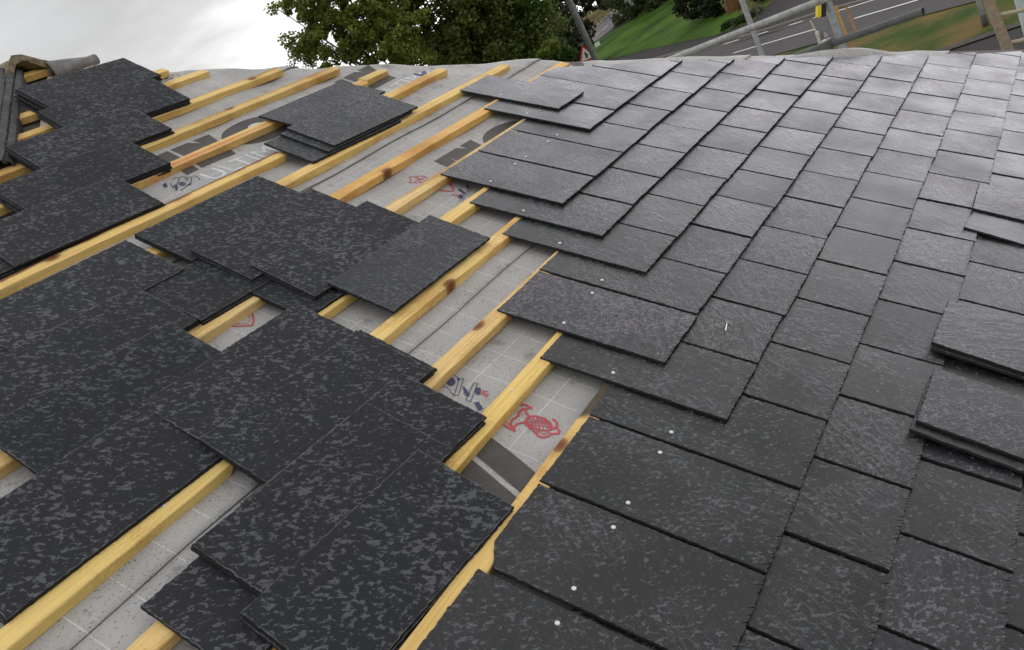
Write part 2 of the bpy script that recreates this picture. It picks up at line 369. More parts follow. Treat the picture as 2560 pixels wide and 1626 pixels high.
logo(0, -1468, 1); logo(1000, -1468, 1, False); logo(535, -600, 2); logo(-465, -600, 2)
# big letters on the lowest strip
poly_print('printed_letters', FELT[3], [[(-1010, 300), (-868, 300), (-862, 342), (-877, 390), (-906, 484), (-930, 545), (-1090, 545), (-1060, 400)],
           [(-846, 300), (-795, 300), (-780, 344), (-800, 415), (-823, 484), (-850, 545), (-915, 545), (-890, 484), (-861, 390), (-846, 342)]], M_inkd, 0)
def art(name, f, m, wd, lines, lift=0): poly_print(name, FELT[f], [q for L in lines for q in stroke(L, wd)], m, FL[f] + lift)
def shift(L, du, dv): return [[(u + du, v + dv) for u, v in P] for P in L]
# red sketch on the lowest strip
art('printed_sketch', 3, M_inkr, 5.5, [[(-648, 340), (-641, 364), (-642, 382), (-654, 371), (-666, 381), (-673, 392)], [(-655, 367), (-671, 363), (-685, 370), (-703, 364), (-717, 367), (-729, 377), (-735, 388), (-725, 380), (-711, 381), (-697, 393), (-703, 401), (-712, 428), (-721, 443), (-718, 456), (-707, 464), (-696, 465), (-689, 479), (-678, 476), (-672, 465), (-682, 458)],
    [(-673, 392), (-663, 406), (-660, 427), (-665, 444), (-681, 460), (-692, 454), (-702, 435), (-701, 415), (-693, 393), (-673, 392)], [(-650, 444), (-654, 455), (-661, 462), (-673, 463)], [(-726, 343), (-732, 363), (-735, 388)]])
art('printed_sketch', 3, M_inkr, 2.6, [[(-676, 396), (-695, 414)], [(-670, 402), (-696, 424)], [(-667, 411), (-697, 434)], [(-665, 420), (-694, 442)], [(-663, 428), (-689, 450)], [(-667, 440), (-684, 454)], [(-693, 398), (-667, 446)], [(-683, 397), (-665, 437)], [(-698, 408), (-677, 453)], [(-710, 432), (-709, 451), (-695, 460)],
    [(-718, 346), (-719, 350)], [(-720, 353), (-721, 356)], [(-721, 360), (-722, 363)], [(-723, 366), (-724, 369)], [(-653, 344), (-652, 348)], [(-652, 351), (-650, 355)], [(-650, 358), (-649, 361)], [(-668, 369), (-670, 371)], [(-675, 373), (-677, 376)]], .4)
M_inkk = ink('ink_black', (.03, .03, .045))
poly_print('printed_figures', FELT[3], [[(-655, 172), (-661, 175), (-667, 176), (-671, 175), (-675, 172), (-676, 168), (-675, 163), (-672, 158), (-667, 154), (-662, 151), (-656, 150), (-651, 151), (-648, 154), (-646, 159), (-648, 163), (-651, 168)], [(-661, 197), (-663, 207), (-678, 229), (-691, 231), (-680, 213)],
    [(-653, 246), (-659, 249), (-664, 250), (-668, 249), (-670, 246), (-669, 242), (-666, 237), (-661, 233), (-655, 230), (-650, 229), (-646, 231), (-644, 234), (-644, 238), (-648, 242)], [(-699, 254), (-690, 262), (-707, 285), (-718, 279)], [(-676, 147), (-690, 151), (-688, 144)], [(-638, 167), (-641, 174), (-651, 180), (-646, 171)]], M_inkb, 0)
art('printed_outline', 3, M_inkk, 1.7, [[(-655, 146), (-644, 143), (-636, 152), (-638, 167), (-641, 175), (-634, 183), (-697, 208), (-702, 198), (-641, 175)], [(-635, 214), (-633, 223), (-702, 246), (-701, 232), (-635, 214)], [(-690, 158), (-685, 165), (-692, 181), (-702, 198)], [(-655, 146), (-690, 158)], [(-657, 144), (-689, 152)]], .5)
art('printed_mark', 3, M_inkr, 3.2, [[(-651, 248), (-646, 262)], [(-660, 252), (-655, 269)], [(-664, 261), (-663, 270)], [(-663, 253), (-649, 254)]])
# figures above the long dark-edged batten, repeated near the ridge
O2 = [[(-238, -1259), (-222, -1259), (-219, -1237), (-231, -1220), (-241, -1221)], [(-300, -1219), (-274, -1228), (-252, -1243), (-237, -1257), (-241, -1270), (-255, -1269)], [(-211, -1239), (-213, -1222), (-236, -1199), (-271, -1188), (-299, -1182)], [(-208, -1228), (-195, -1224), (-200, -1202), (-211, -1183)], [(-281, -1252), (-296, -1226), (-274, -1228)]]
F2 = [[(-254, -1205), (-259, -1201), (-265, -1200), (-270, -1202), (-273, -1207), (-274, -1213), (-272, -1220), (-268, -1226), (-263, -1230), (-258, -1231), (-253, -1229), (-250, -1224), (-249, -1218), (-251, -1211)], [(-226, -1234), (-229, -1232), (-231, -1233), (-231, -1236), (-230, -1239), (-227, -1241), (-225, -1240), (-224, -1237)], [(-281, -1231), (-278, -1219), (-296, -1198), (-309, -1197)], [(-254, -1197), (-241, -1192), (-249, -1184), (-263, -1190)], [(-298, -1270), (-285, -1268), (-302, -1241), (-315, -1247)]]
art('printed_outline', 1, M_inkk, 2.6, O2, .5); poly_print('printed_figures', FELT[1], F2, M_inkb, FL[1])
art('printed_outline', 0, M_inkk, 2.6, shift(O2, 706, -880), .5); poly_print('printed_figures', FELT[0], shift(F2, 706, -880), M_inkb, FL[0])
# red crests with a dotted inner line
art('printed_crest', 2, M_inkr, 5, [[(-805, -478), (-785, -468), (-772, -442), (-750, -416), (-731, -429), (-710, -455), (-698, -478)]])
art('printed_crest', 2, M_inkr, 2.6, [[(-775, -468), (-773, -464)], [(-771, -462), (-769, -458)], [(-767, -455), (-765, -451)], [(-763, -449), (-761, -445)], [(-758, -442), (-757, -438)], [(-754, -436), (-752, -432)], [(-740, -435), (-737, -438)], [(-732, -444), (-729, -447)], [(-725, -453), (-722, -456)], [(-717, -462), (-714, -465)]])
art('printed_crest', 2, M_inkr, 5, [[(201, -478), (203, -448), (209, -428), (221, -412), (234, -417), (254, -436), (270, -453), (280, -472)]])
art('printed_crest', 2, M_inkr, 2.6, [[(204, -469), (206, -465)], [(207, -461), (208, -457)], [(210, -453), (211, -449)], [(212, -445), (213, -441)], [(215, -437), (216, -433)], [(218, -430), (219, -425)], [(235, -428), (238, -431)], [(243, -435), (247, -438)], [(251, -442), (255, -446)], [(260, -450), (263, -453)]])
art('printed_mark', 2, M_inkr, 3.5, [[(199, -397), (210, -389), (205, -380), (195, -380), (194, -389)]])
poly_print('printed_figures', FELT[2], [[(207, -358), (200, -355), (193, -354), (189, -357), (188, -362), (191, -368), (197, -373), (204, -376), (210, -376), (215, -374), (215, -369), (213, -363)], [(241, -403), (253, -402), (235, -367), (225, -366)], [(286, -397), (294, -393), (275, -380), (266, -382)]], M_inkb, 2)
art('printed_outline', 2, M_inkk, 1.8, [[(285, -373), (245, -360), (172, -344)], [(281, -380), (236, -366), (166, -352)], [(198, -375), (212, -377), (224, -368)]], .5)
art('printed_sketch', 2, M_inkr, 3.4, [[(232, -607), (215, -584), (197, -582), (205, -565), (213, -548), (235, -535), (257, -541), (264, -561), (258, -580), (243, -592), (232, -607)], [(238, -589), (240, -538)], [(212, -570), (261, -556)], [(248, -584), (218, -546)]])
for U in (184, 1120):
    poly_print('printed_mark', FELT[1], [[(U, -1226), (U + 24, -1232), (U + 34, -1196), (U + 70, -1226), (U + 100, -1226), (U + 40, -1158), (U + 14, -1160)]], M_inkb, 4)
def text_print(s, u, v, size, f):
    cu = bpy.data.curves.new('letters', 'FONT'); cu.body = s; cu.size = size; cu.resolution_u = 3
    o = bpy.data.objects.new('letters', cu); COL.objects.link(o)
    dg = bpy.context.evaluated_depsgraph_get(); me = bpy.data.meshes.new_from_object(o.evaluated_get(dg)); bpy.data.objects.remove(o)
    bm = bmesh.new(); bm.from_mesh(me)
    for _ in range(3):
        le = [e_ for e_ in bm.edges if e_.calc_length() > .02]
        if le: bmesh.ops.subdivide_edges(bm, edges=le, cuts=1); bmesh.ops.triangulate(bm, faces=bm.faces[:])
    for vv in bm.verts:
        x = u + vv.co.x * 1000; y = v - vv.co.y * 1000; vv.co = Vector((x / 1000, -y / 1000, (hfelt(x, y) + FL[f] + .8) / 1000))
    obj('printed_words', from_bm('printed_words', bm), M_inkw, FELT[f])
text_print('ULTIMO', -190, -1140, .12, 1); text_print('ULTIMO', 790, -1140, .12, 1)

# ------------------------------------------------------------------ battens
rng = random.Random(11)
def batten_mesh(u0, u1, broken=False, seed=0, wd=.047, th=.028):
    r = random.Random(seed); n = max(2, int((u1 - u0) / 60)); bm = bmesh.new(); L = (u1 - u0) / 1000; rings = []
    c = .0022
    prof = [(-wd / 2, -th), (wd / 2, -th), (wd / 2, -c), (wd / 2 - c, 0), (-wd / 2 + c, 0), (-wd / 2, -c)]
    for i in range(n + 1):
        x = -L / 2 + L * i / n; j = [(r.gauss(0, .0005), r.gauss(0, .0004)) for _ in prof]
        wob = .0016 * noise.noise(Vector((x * 2.3, seed * 3.7, 0)))
        rings.append([bm.verts.new((x + (r.uniform(-.012, .014) if broken and i == n else 0), y + j[k][0] + wob, z + (j[k][1] if k > 1 else 0))) for k, (y, z) in enumerate(prof)])
    for a, b in zip(rings, rings[1:]):
        for k in range(6): bm.faces.new((a[k], b[k], b[(k + 1) % 6], a[(k + 1) % 6]))
    bm.faces.new(rings[0]); bm.faces.new(rings[-1][::-1])
    bmesh.ops.recalc_face_normals(bm, faces=bm.faces[:])
    return from_bm('batten', bm)
BAT = []
def batten(u0, v0, u1, v1, label, m=None, broken=False, nails=()):
    """v = upper arris of the top face at each end (mm)"""
    i = len(BAT); um, vm = (u0 + u1) / 2, (v0 + v1) / 2 + 23.5
    ang = -math.atan2(v1 - v0, u1 - u0)
    mw = RM @ Matrix.Translation(roof(um, vm, -22)) @ Matrix.Rotation(ang, 4, 'Z')
    o = obj('roof_batten', batten_mesh(u0, u1, broken, i), m or M_wood, None, mw)
    tag(o, label, 'batten', 'sawn timber roof battens'); BAT.append(o)
    for x in nails:
        bm = bmesh.new(); bmesh.ops.create_cone(bm, cap_ends=True, segments=10, radius1=.0035, radius2=.003, depth=.0015)
        obj('nail', from_bm('nail', bm), M_nail, o, Matrix.Translation(((x - um) / 1000, .004, .0006)))
    return o
def kx(u0, u1, u): return (u - (u0 + u1) / 2) / 1000
batten(55, -2570, 250, -2578, 'short pale batten stub beside the ridge cap, the topmost batten')
batten(-60, -2415, 345, -2409, 'pale batten along the upper edge of the topmost slate pile')
batten(-241, -2168, 470, -2142, 'batten ending in a short stub just right of the topmost slate pile')
batten(-394, -1990, 560, -1988, 'batten with the free cut end lying on crumpled felt near the ridge')
batten(-800, -1772, 766, -1741, 'long batten with a splintered upper edge, second below the free cut end', wood_mat('timber_knotty', [(.62, .0)], edge=.5))
batten(-950, -1560, 931, -1546, 'long clean batten just above the charcoal printed letters', wood_mat('timber_clean', [(.3, .02)], edge=.35))
batten(-700, -1355, 860, -1326, 'reddish-topped batten crossing the charcoal printed letters', wood_mat('timber_red', red=1.0))
batten(868, -1345, 1035, -1346, 'short notched batten end right of the riven slate pile')
batten(-1500, -1138, 80, -1096, 'long dark-edged batten running from the left edge of the photo', wood_mat('timber_waney', [(-.128, .012)], edge=.95))
batten(130, -1128, 1205, -1133, 'batten with square end emerging right of the riven slate pile', wood_mat('timber_square', base=(.82, .56, .20)))
batten(-720, -926, 1425, -925, 'long pale batten running below the riven slate pile to the hip')
batten(-640, -708, 1620, -706, 'orange batten with a dark knot, next below the long pale one', wood_mat('timber_orange', [(-.313, -.020)], base=(.78, .47, .15), deep=(.62, .32, .08)))
batten(-1950, -508, 1680, -500, 'rough hairy batten ending beside the lone red crest print', wood_mat('timber_rough', base=(.80, .57, .25), deep=(.58, .36, .12), edge=.3))
batten(-760, -308, 1850, -306, 'batten mostly under slates, short piece bare beside the central pile')
batten(-1950, -106, -1172, -107, 'longest bare clean batten at lower left, with a broken end', wood_mat('timber_pale', base=(.90, .64, .22), deep=(.82, .54, .16)), True, nails=(-1330,))
batten(-1100, -107, 1950, -107, 'bare yellow batten below the single tilted slate', wood_mat('timber_yellow', [(-.748, -.019)], base=(.88, .62, .23)))
batten(-1760, 110, 2120, 104, 'batten with a round brown knot, beside the lower slate pile', wood_mat('timber_brown_knot', [(kx(-1760, 2120, -456), .018)], base=(.80, .55, .22), deep=(.62, .38, .12)))
batten(-1640, 309, 2300, 300, 'striped-grain batten with a grey nail, above the red sketch', wood_mat('timber_striped', base=(.88, .60, .19), deep=(.66, .41, .10)), nails=(-640,))
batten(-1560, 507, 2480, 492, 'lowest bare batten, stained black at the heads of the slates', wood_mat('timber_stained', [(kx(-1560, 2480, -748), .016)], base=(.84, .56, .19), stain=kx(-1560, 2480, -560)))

# ------------------------------------------------------------------ slates
TH = .0078
def clip(poly, a, b, c):
    out = []
    for i in range(len(poly)):
        p, q = poly[i], poly[(i + 1) % len(poly)]
        dp, dq = a * p[0] + b * p[1] - c, a * q[0] + b * q[1] - c
        if dp <= 0: out.append(p)
        if dp * dq < 0: t_ = dp / (dp - dq); out.append((p[0] + t_ * (q[0] - p[0]), p[1] + t_ * (q[1] - p[1])))
    return out
def slate_mesh(poly, seed, tail=(), rag=.0005, th=TH, rim_mat=None, rim=False):
    """poly: corners ccw in m; tail: indices of edges dressed ragged"""
    r = random.Random(seed); pts = []; lr = r.uniform(.35, .8)
    for i in range(len(poly)):
        a, b = Vector(poly[i]), Vector(poly[(i + 1) % len(poly)]); d = b - a; L = d.length
        if L < 1e-5: continue
        t = d / L; n = Vector((-t.y, t.x))           # inward for ccw
        x = 0.0; first = True
        while x < L - .004:
            big = .0009 * noise.noise(Vector((x * 14, seed * 1.7, i * 3.1)))
            j = n * (0 if first else big + r.gauss(0, rag * (2 if i in tail else 1))); pts.append((a + t * x + j, n, 0 if i in tail else r.uniform(.0002, .0024)))
            if i in tail and x > .02 and r.random() < .55 and x < L - .02:
                dep = r.uniform(.005, .022) * r.uniform(.5, 1); lean = -dep * lr
                pts.append((a + t * (x + .0012) + j, n, 0)); pts.append((a + t * (x + .0018 + lean) + n * dep, n, 0)); pts.append((a + t * (x + .0042) + j, n, 0))
                x += .005
            x += r.uniform(.005, .008); first = False
    if len(pts) < 3: return None
    n = len(pts); vs = []
    for p, nn, ins in pts: vs.append((p.x, p.y, 0))
    for p, nn, ins in pts: vs.append((p.x, p.y, th * .55))
    for p, nn, ins in pts: q = p + nn * ins; vs.append((q.x, q.y, th))
    fs = [tuple(range(n))[::-1], tuple(range(2 * n, 3 * n))]
    if rim:                                              # pale line round the face, painted as the arris catching the sky
        for k_, (p, nn, ins) in enumerate(pts):
            q = p + nn * (ins + max(.0002, .0013 + .0016 * noise.noise(Vector((k_ * .23, seed * 2.1, 5))) + r.uniform(-.0004, .0004))); vs.append((q.x, q.y, th))
        fs[1] = tuple(range(3 * n, 4 * n))
    for k in range(n):
        k2 = (k + 1) % n
        fs.append((k, k2, n + k2, n + k)); fs.append((n + k, n + k2, 2 * n + k2, 2 * n + k))
    if rim: fs += [(2 * n + k, 2 * n + (k + 1) % n, 3 * n + (k + 1) % n, 3 * n + k) for k in range(n)]
    me = from_py('slate', vs, fs); me['rim'] = n if rim else 0
    return me
def holes(me, spots):
    bm = bmesh.new(); bm.from_mesh(me); bm.faces.ensure_lookup_table()
    for x, y in spots:
        vs = [bm.verts.new((x + .0036 * math.cos(a), y + .0033 * math.sin(a), TH + .00025)) for a in [2 * math.pi * k / 10 for k in range(10)]]
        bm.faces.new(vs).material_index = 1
    bm.to_mesh(me); bm.free()
def slate_mats(me, m, rim_mat=None):
    me.materials.append(m); me.materials.append(M_edge); me.materials.append(rim_mat or M_edge)
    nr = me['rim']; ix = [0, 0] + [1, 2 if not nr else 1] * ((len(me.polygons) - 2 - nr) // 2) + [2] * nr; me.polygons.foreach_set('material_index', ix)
G = 202.19; SL, SW = 487, 241.5
def rect(w_, l_): return [(-w_ / 2, 0), (w_ / 2, 0), (w_ / 2, l_), (-w_ / 2, l_)]       # tail at y=0, head at y=l
LAID = [slate_mesh(rect(SW / 1000, SL / 1000), 100 + i, (0,)) for i in range(14)]
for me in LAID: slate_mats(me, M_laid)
SLOPE = math.atan(.047)
bmn = bmesh.new(); bmesh.ops.create_cone(bmn, cap_ends=True, segments=14, radius1=.0052, radius2=.0040, depth=.0016); NAIL = from_bm('nail', bmn); NAIL.materials.append(M_nail)
def visible(u, v, mrg=.12):
    p = RM @ roof(u, v, 0) - CW; z = p.dot(fwd)
    if z < .1: return False
    x = p.dot(right) / z * 2097.16 / 2560; y = p.dot(down) / z * 2097.16 / 1626
    return abs(x) < .5 + mrg and abs(y) < .5 + mrg
START = {-2: 1000, -1: 875, 0: 250, 1: 125, 2: 0, 3: -375, 4: -500, 5: -1375, 6: -1500, 7: -1375, 8: -1250, 9: -1125}
protos = {}
def laid(k, u0, idx, nails, dv=0.0):
    v = k * G + dv; cu = u0 + 125
    r = random.Random(k * 97 + idx); lim = HIPS(v - SL / 2)
    poly = [(-SW / 2, 0), (SW / 2, 0), (SW / 2, SL), (-SW / 2, SL)]
    # hip cut in slate-local mm: u - .845 v <= const
    cl = clip(poly, 1.0, .845, 2112 - 20 + .845 * v - cu)
    if k == 5 and idx == 2: cl = clip(cl, -34, 62, -34 * -SW / 2 + 62 * (SL - 34))     # broken-off head corner
    if len(cl) < 3 or max(p[0] for p in cl) - min(p[0] for p in cl) < 40: return
    if not any(visible(cu + p[0], v - p[1]) for p in cl): return
    if cl == poly: me = LAID[(k * 5 + idx * 3) % len(LAID)]
    else:
        tl = (0,) if cl[0] == poly[0] else ()
        me = slate_mesh([(a / 1000, b / 1000) for a, b in cl], 500 + k * 20 + idx, tl); 
        if me is None: return
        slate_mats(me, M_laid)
    mw = RM @ Matrix.Translation(roof(cu + r.uniform(-1.6, 1.6), v + r.uniform(-2.5, 2.5), -4.2 + r.uniform(0, 1.2))) @ Matrix.Rotation(R(r.gauss(0, .22)), 4, 'Z') @ Matrix.Rotation(-SLOPE + r.uniform(-.0015, .0025), 4, 'X') @ Matrix.Rotation(r.gauss(0, .005), 4, 'Y')
    o = bpy.data.objects.new('roof_slate', me); COL.objects.link(o); o.matrix_world = mw
    cut = ', cut along the hip' if cl != poly and k != 5 else ''
    place = 'end slate' if idx == 1 else ORD[idx] + ' slate from stepped end'
    if k == -2: lab = 'uppermost nailed slate, alone in its course, overhanging the bare battens'
    else: lab = f'{place} in nailed course {ORD[k + 3]} from the top' + (', hip-cut' if cut else '')
    tag(o, lab, 'slate', 'slates nailed in courses on the right of the roof')
    if nails:
        for sx in (-1, 1):
            if cl == poly or (k == 5 and idx == 2):
                n = bpy.data.objects.new('nail', NAIL); COL.objects.link(n); n.parent = o
                n.location = (sx * (SW / 2 - 34) / 1000, .298 + r.uniform(-.002, .002), TH + .0006)
    return o
for k in range(-2, 10):
    u = START[k]; i = 1
    while u < 3400:
        if k == -2 and i > 1: break
        # nails show only where the next course up has not been laid over them
        nxt = START.get(k - 1, 99999)
        nails = (u < nxt + 20) or k <= -1
        if k == -1: nails = u < 1000 or u > 1249
        laid(k, u, i, nails, 10 if (k == 5 and i == 1) else 0)
        u += 250; i += 1

PILE = {}
def pile_proto(key, w_, l_, n, m, rag=.0004):
    PILE[key] = []
    for i in range(n):
        me = slate_mesh([(-l_ / 2, -w_ / 2), (l_ / 2, -w_ / 2), (l_ / 2, w_ / 2), (-l_ / 2, w_ / 2)], 900 + len(PILE) * 30 + i, (), rag, rim=True)
        slate_mats(me, m, M_lit_arris); sg = 1 if i % 2 else -1
        if key != 'short': holes(me, [(sg * .05, w_ / 2 - .034), (sg * .048, -w_ / 2 + .034)][:2 if i % 3 else 1])
        PILE[key].append(me)
pile_proto('speck', .248, .498, 8, M_pile); pile_proto('riven', .246, .495, 6, M_pile2, .0009); pile_proto('short', .228, .485, 1, M_pile2, .0009)
pn = [0]
def pile(where, uc, vup, hup, vdn, hdn, count, group, key='speck', rot=0.0, offs=None, deep='under', nolabel=None):
    """slates lying along the battens; top face runs from (vup,hup) to (vdn,hdn)"""
    dv, dh = vdn - vup, hdn - hup
    tilt = math.atan2(dh, dv)                       # + when the lower edge is the higher
    seedr = random.Random(hash(where) % 1000 if False else len(where) * 7 + int(abs(uc)))
    for i in range(count):
        pn[0] += 1
        du, dv_ = (0, 0) if i == 0 else (seedr.uniform(-9, 9), seedr.uniform(-4, 4))
        if offs and i < len(offs): du, dv_ = offs[i]
        vm, hm = (vup + vdn) / 2 + dv_, (hup + hdn) / 2
        mw = RM @ Matrix.Translation(roof(uc + du, vm, hm)) @ Matrix.Rotation(R(rot + (0 if i == 0 else seedr.gauss(0, .5))), 4, 'Z') @ Matrix.Rotation(-tilt, 4, 'X') @ Matrix.Translation((0, 0, -TH - i * (TH + .0006)))
        L = PILE[key]; o = bpy.data.objects.new('roof_slate', L[(pn[0] * 3) % len(L)]); COL.objects.link(o); o.matrix_world = mw
        if count == 1: lab = f'loose slate {where}'
        else: lab = f'{"topmost" if i == 0 else ORD[i + 1]} slate {"" if i == 0 else "down "}in the pile {where}'
        tag(o, lab, 'slate', group)
GA, GB, GC, GD = 'speckled slates piled near the ridge', 'speckled slates piled in the middle', 'speckled slates piled at lower left', 'riven slates piled on the upper battens'
# near the ridge (each lower pile leans on the one above it)
pile('nearest the ridge', 90, -2235, 44, -1990, 20, 6, GA, offs=[(0, 0), (-6, 2), (4, -3), (-12, 3), (-3, 0), (-16, 4)], rot=-3.2)
pile('second down from the ridge', -4, -1965, 40, -1717, 4, 4, GA, rot=-4)
pile('third down from the ridge', -258, -1788, 34, -1540, 2, 5, GA, rot=-4)
pile('fourth down from the ridge', -468, -1560, 24, -1312, 0, 4, GA, rot=-4)
pile('touching the dark-edged batten at far left', -680, -1360, 16, -1112, -8, 3, GA, rot=-4)
pile('at the left edge, above the dark-edged batten', -975, -1385, 4, -1140, -14, 3, GA, rot=-3)
# middle
pile('lying flat over the long dark gap', -590, -730, -6, -480, -7, 2, GB, rot=-3)
pile('under the central steps, over the crest print', -428, -516, -10, -268, -13, 2, GB, rot=-3)
pile('at the upper corner of the central steps', -402, -972, 8, -724, 0, 2, GB, rot=-2)
pile('second of the central steps', -385, -752, 14, -504, 3, 2, GB, rot=-2.5)
pile('third of the central steps', -352, -549, 12, -301, 0, 2, GB, rot=-3)
pile('with a broken corner, alone above the bare yellow batten', -303, -318, 8, -92, -2, 1, GB, key='short', rot=-1)
# lower left
pile('directly below the dark-edged batten', -940, -975, 12, -727, -2, 2, GC, rot=-2)
pile('at left below the dark-edged batten, outer end', -1400, -985, 6, -740, -6, 2, GC, rot=-2)
pile('second below the dark-edged batten', -1096, -757, 12, -509, -2, 2, GC, rot=-2.5)
pile('third below the dark-edged batten', -1164, -546, 14, -298, -4, 3, GC, rot=-2.5)
pile('above the long clean batten, at the left edge', -1405, -340, 12, -94, -12, 3, GC, rot=-2)
pile('beside the narrow gap, above the broken batten end', -922, -334, 12, -86, -2, 3, GC, rot=-2)
pile('just right of the broken batten end', -938, -128, 14, 120, 0, 3, GC, rot=-3.5, offs=[(0, 0), (16, 2), (5, -2)])
pile('lower, beneath the brown knot batten', -1012, 72, 8, 320, -4, 2, GC, rot=-3)
pile('overhanging the felt with a dark shadow, lower left', -1146, 72, 14, 320, 1, 2, GC, rot=-2.5)
pile('lowest at the bottom edge by the felt lap', -1276, 79, -10, 327, -12, 2, GC, rot=-2)
pile('at the bottom edge beside the lowest bare batten', -1208, 259, 14, 506, -13, 3, GC, rot=-3)
# riven slates
pile('of riven stone, highest on the battens', 516, -1360, -6, -1114, 2, 1, GD, key='riven', rot=-1)
pile('of riven slates under the printed letters', 447, -1146, 14, -900, 6, 3, GD, key='riven', offs=[(0, 0), (-40, 2), (-125, 6)], rot=-3)
# loose slates lying on the finished courses at the right
M_loose = M_laid
def loose(u0, u1, v0, v1, n, rot, label, key=0, tl=0.0):
    me = slate_mesh([(-(v1 - v0) / 2000, -(u1 - u0) / 2000), ((v1 - v0) / 2000, -(u1 - u0) / 2000), ((v1 - v0) / 2000, (u1 - u0) / 2000), (-(v1 - v0) / 2000, (u1 - u0) / 2000)], 1500 + int(u0 + v0), (), .0007)
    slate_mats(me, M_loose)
    mw = RM @ Matrix.Translation(roof((u0 + u1) / 2, (v0 + v1) / 2, n)) @ Matrix.Rotation(R(rot - 90), 4, 'Z') @ Matrix.Rotation(R(tl), 4, 'Y')
    tag(obj('roof_slate', me, None, None, mw), label, 'slate', 'loose slates lying on the finished courses')
loose(975, 1208, 1182, 1680, 8, 0, 'pale shiny loose slate, farthest of those lying at the right edge')
loose(800, 1040, 1185, 1685, 1, -6, 'tilted loose slate with deep shadow, just below the pale shiny one')
loose(45, 285, 1178, 1678, 17, -3, 'upper loose slate of the pair by the right edge, halfway down')
loose(32, 270, 1186, 1686, 9, -2.5, 'lower loose slate of the pair by the right edge, halfway down')
loose(-298, -62, 1190, 1690, 18, -2, 'blotchy topmost loose slate of the nearest pair at the right edge')
loose(-330, -95, 1184, 1684, 9, -3, 'lower loose slate of the nearest pair at the right edge')
# stray nail
bm = bmesh.new(); tube(bm, [(0, -.019, 0), (0, .019, 0)], .0017, 8); tube(bm, [(0, .019, 0), (0, .0202, 0)], .0048, 12)
tag(obj('loose_nail', from_bm('loose_nail', bm), plain('nail_bright', (.75, .74, .73), .25, .8, .1, 200, 0), None, RM @ Matrix.Translation(roof(-134, 690, 2)) @ Matrix.Rotation(R(-78), 4, 'Z')), 'bright clout nail lying loose on a laid slate', 'nail')

# ------------------------------------------------------------------ ridge end, old hip, felt offcut
M_clay = plain('mossy_clay', (.21, .165, .10), .9, 0, .55, 38, .5); M_oldhip = plain('old_hip_lead', (.045, .047, .045), .7, 0, .6, 30, .5)
def ridge_tile():
    ax = RM @ roof(75, -2690, 25)
    prof_o = [(-.24, -.205), (-.12, -.085), (-.02, .005), (.03, .006), (.10, -.035), (.235, -.105)]
    prof_i = [(.215, -.135), (.09, -.068), (.02, -.03), (-.02, -.032), (-.11, -.125), (-.215, -.235)]
    prof = prof_o + prof_i; n = len(prof); vs = []; fs = []; r = random.Random(5); S = 12
    for j in range(S + 1):
        y = .45 * j / S
        for x, z in prof: vs.append((x + r.gauss(0, .004), y + (r.gauss(0, .01) if j == 0 else 0), z + r.gauss(0, .004)))
    for j in range(S):
        for k in range(n): fs.append((j * n + k, j * n + (k + 1) % n, (j + 1) * n + (k + 1) % n, (j + 1) * n + k))
    fs.append(tuple(range(n))[::-1]); fs.append(tuple(range(S * n, S * n + n)))
    o = obj('ridge_tile', from_py('ridge_tile', vs, fs), M_clay, None, Matrix.Translation(ax + Vector((-.005, -.13, -.045))))
    tag(o, 'mossy brown angular ridge tile, open end showing, at upper left', 'ridge tile')
ridge_tile()
def old_hip():
    """weathered capping down the near hip"""
    a = Vector((35, -2585)); b = Vector((-560, -1780)); vs = []; fs = []; S = 30; r = random.Random(8)
    prof = [(-66, -45), (-58, 0), (-44, 7), (-42, -3), (-26, 1), (-24, 9), (-6, 13), (-4, 4), (24, 16), (70, 22), (120, 4), (200, -60)]
    t = (b - a).normalized(); nrm = Vector((-t.y, t.x))
    if nrm.x > 0: nrm = -nrm
    for j in range(S + 1):
        p = a + (b - a) * j / S
        for d, h in prof:
            q = p + nrm * d * .8; vs.append(roof(q.x + r.gauss(0, .8), q.y + r.gauss(0, .8), h - 8 + r.gauss(0, .7) + 3 * noise.noise(Vector((j * .35, d * .05, 4)))))
    n = len(prof)
    for j in range(S):
        for k in range(n - 1): fs.append((j * n + k, (j + 1) * n + k, (j + 1) * n + k + 1, j * n + k + 1))
    me = from_py('hip_capping', vs, fs); o = obj('hip_capping', me, M_oldhip, None, RM.copy())
    sm = o.modifiers.new('thickness', 'SOLIDIFY'); sm.thickness = .006
    tag(o, 'dark weathered capping running down the hip at far left', 'hip capping')
old_hip()
def offcut():
    vs, fs = [], []; S, K = 22, 14; r = random.Random(3)
    for j in range(S + 1):
        x = .22 * j / S
        for k in range(K + 1):
            a = R(-60 + 330 * k / K); rad = .030 + .009 * math.sin(a * 2 + j * .12) + .004 * noise.noise(Vector((x * 9, k * .5, 2)))
            vs.append((x, rad * 1.25 * math.cos(a), .045 + rad * math.sin(a) - .012 * j / S))
    for j in range(S):
        for k in range(K): fs.append((j * (K + 1) + k, j * (K + 1) + k + 1, (j + 1) * (K + 1) + k + 1, (j + 1) * (K + 1) + k))
    me = from_py('felt_offcut', vs, fs, True); o = obj('felt_offcut', me, plain('felt_damp', (.20, .19, .18), .8, 0, .3, 25, .3), None, RM @ Matrix.Translation(roof(172, -2510, -66)) @ Matrix.Rotation(R(-3), 4, 'Z'))
    o.modifiers.new('thickness', 'SOLIDIFY').thickness = .004
    tag(o, 'rolled grey felt offcut lying by the ridge against the sky', 'felt offcut')
offcut()

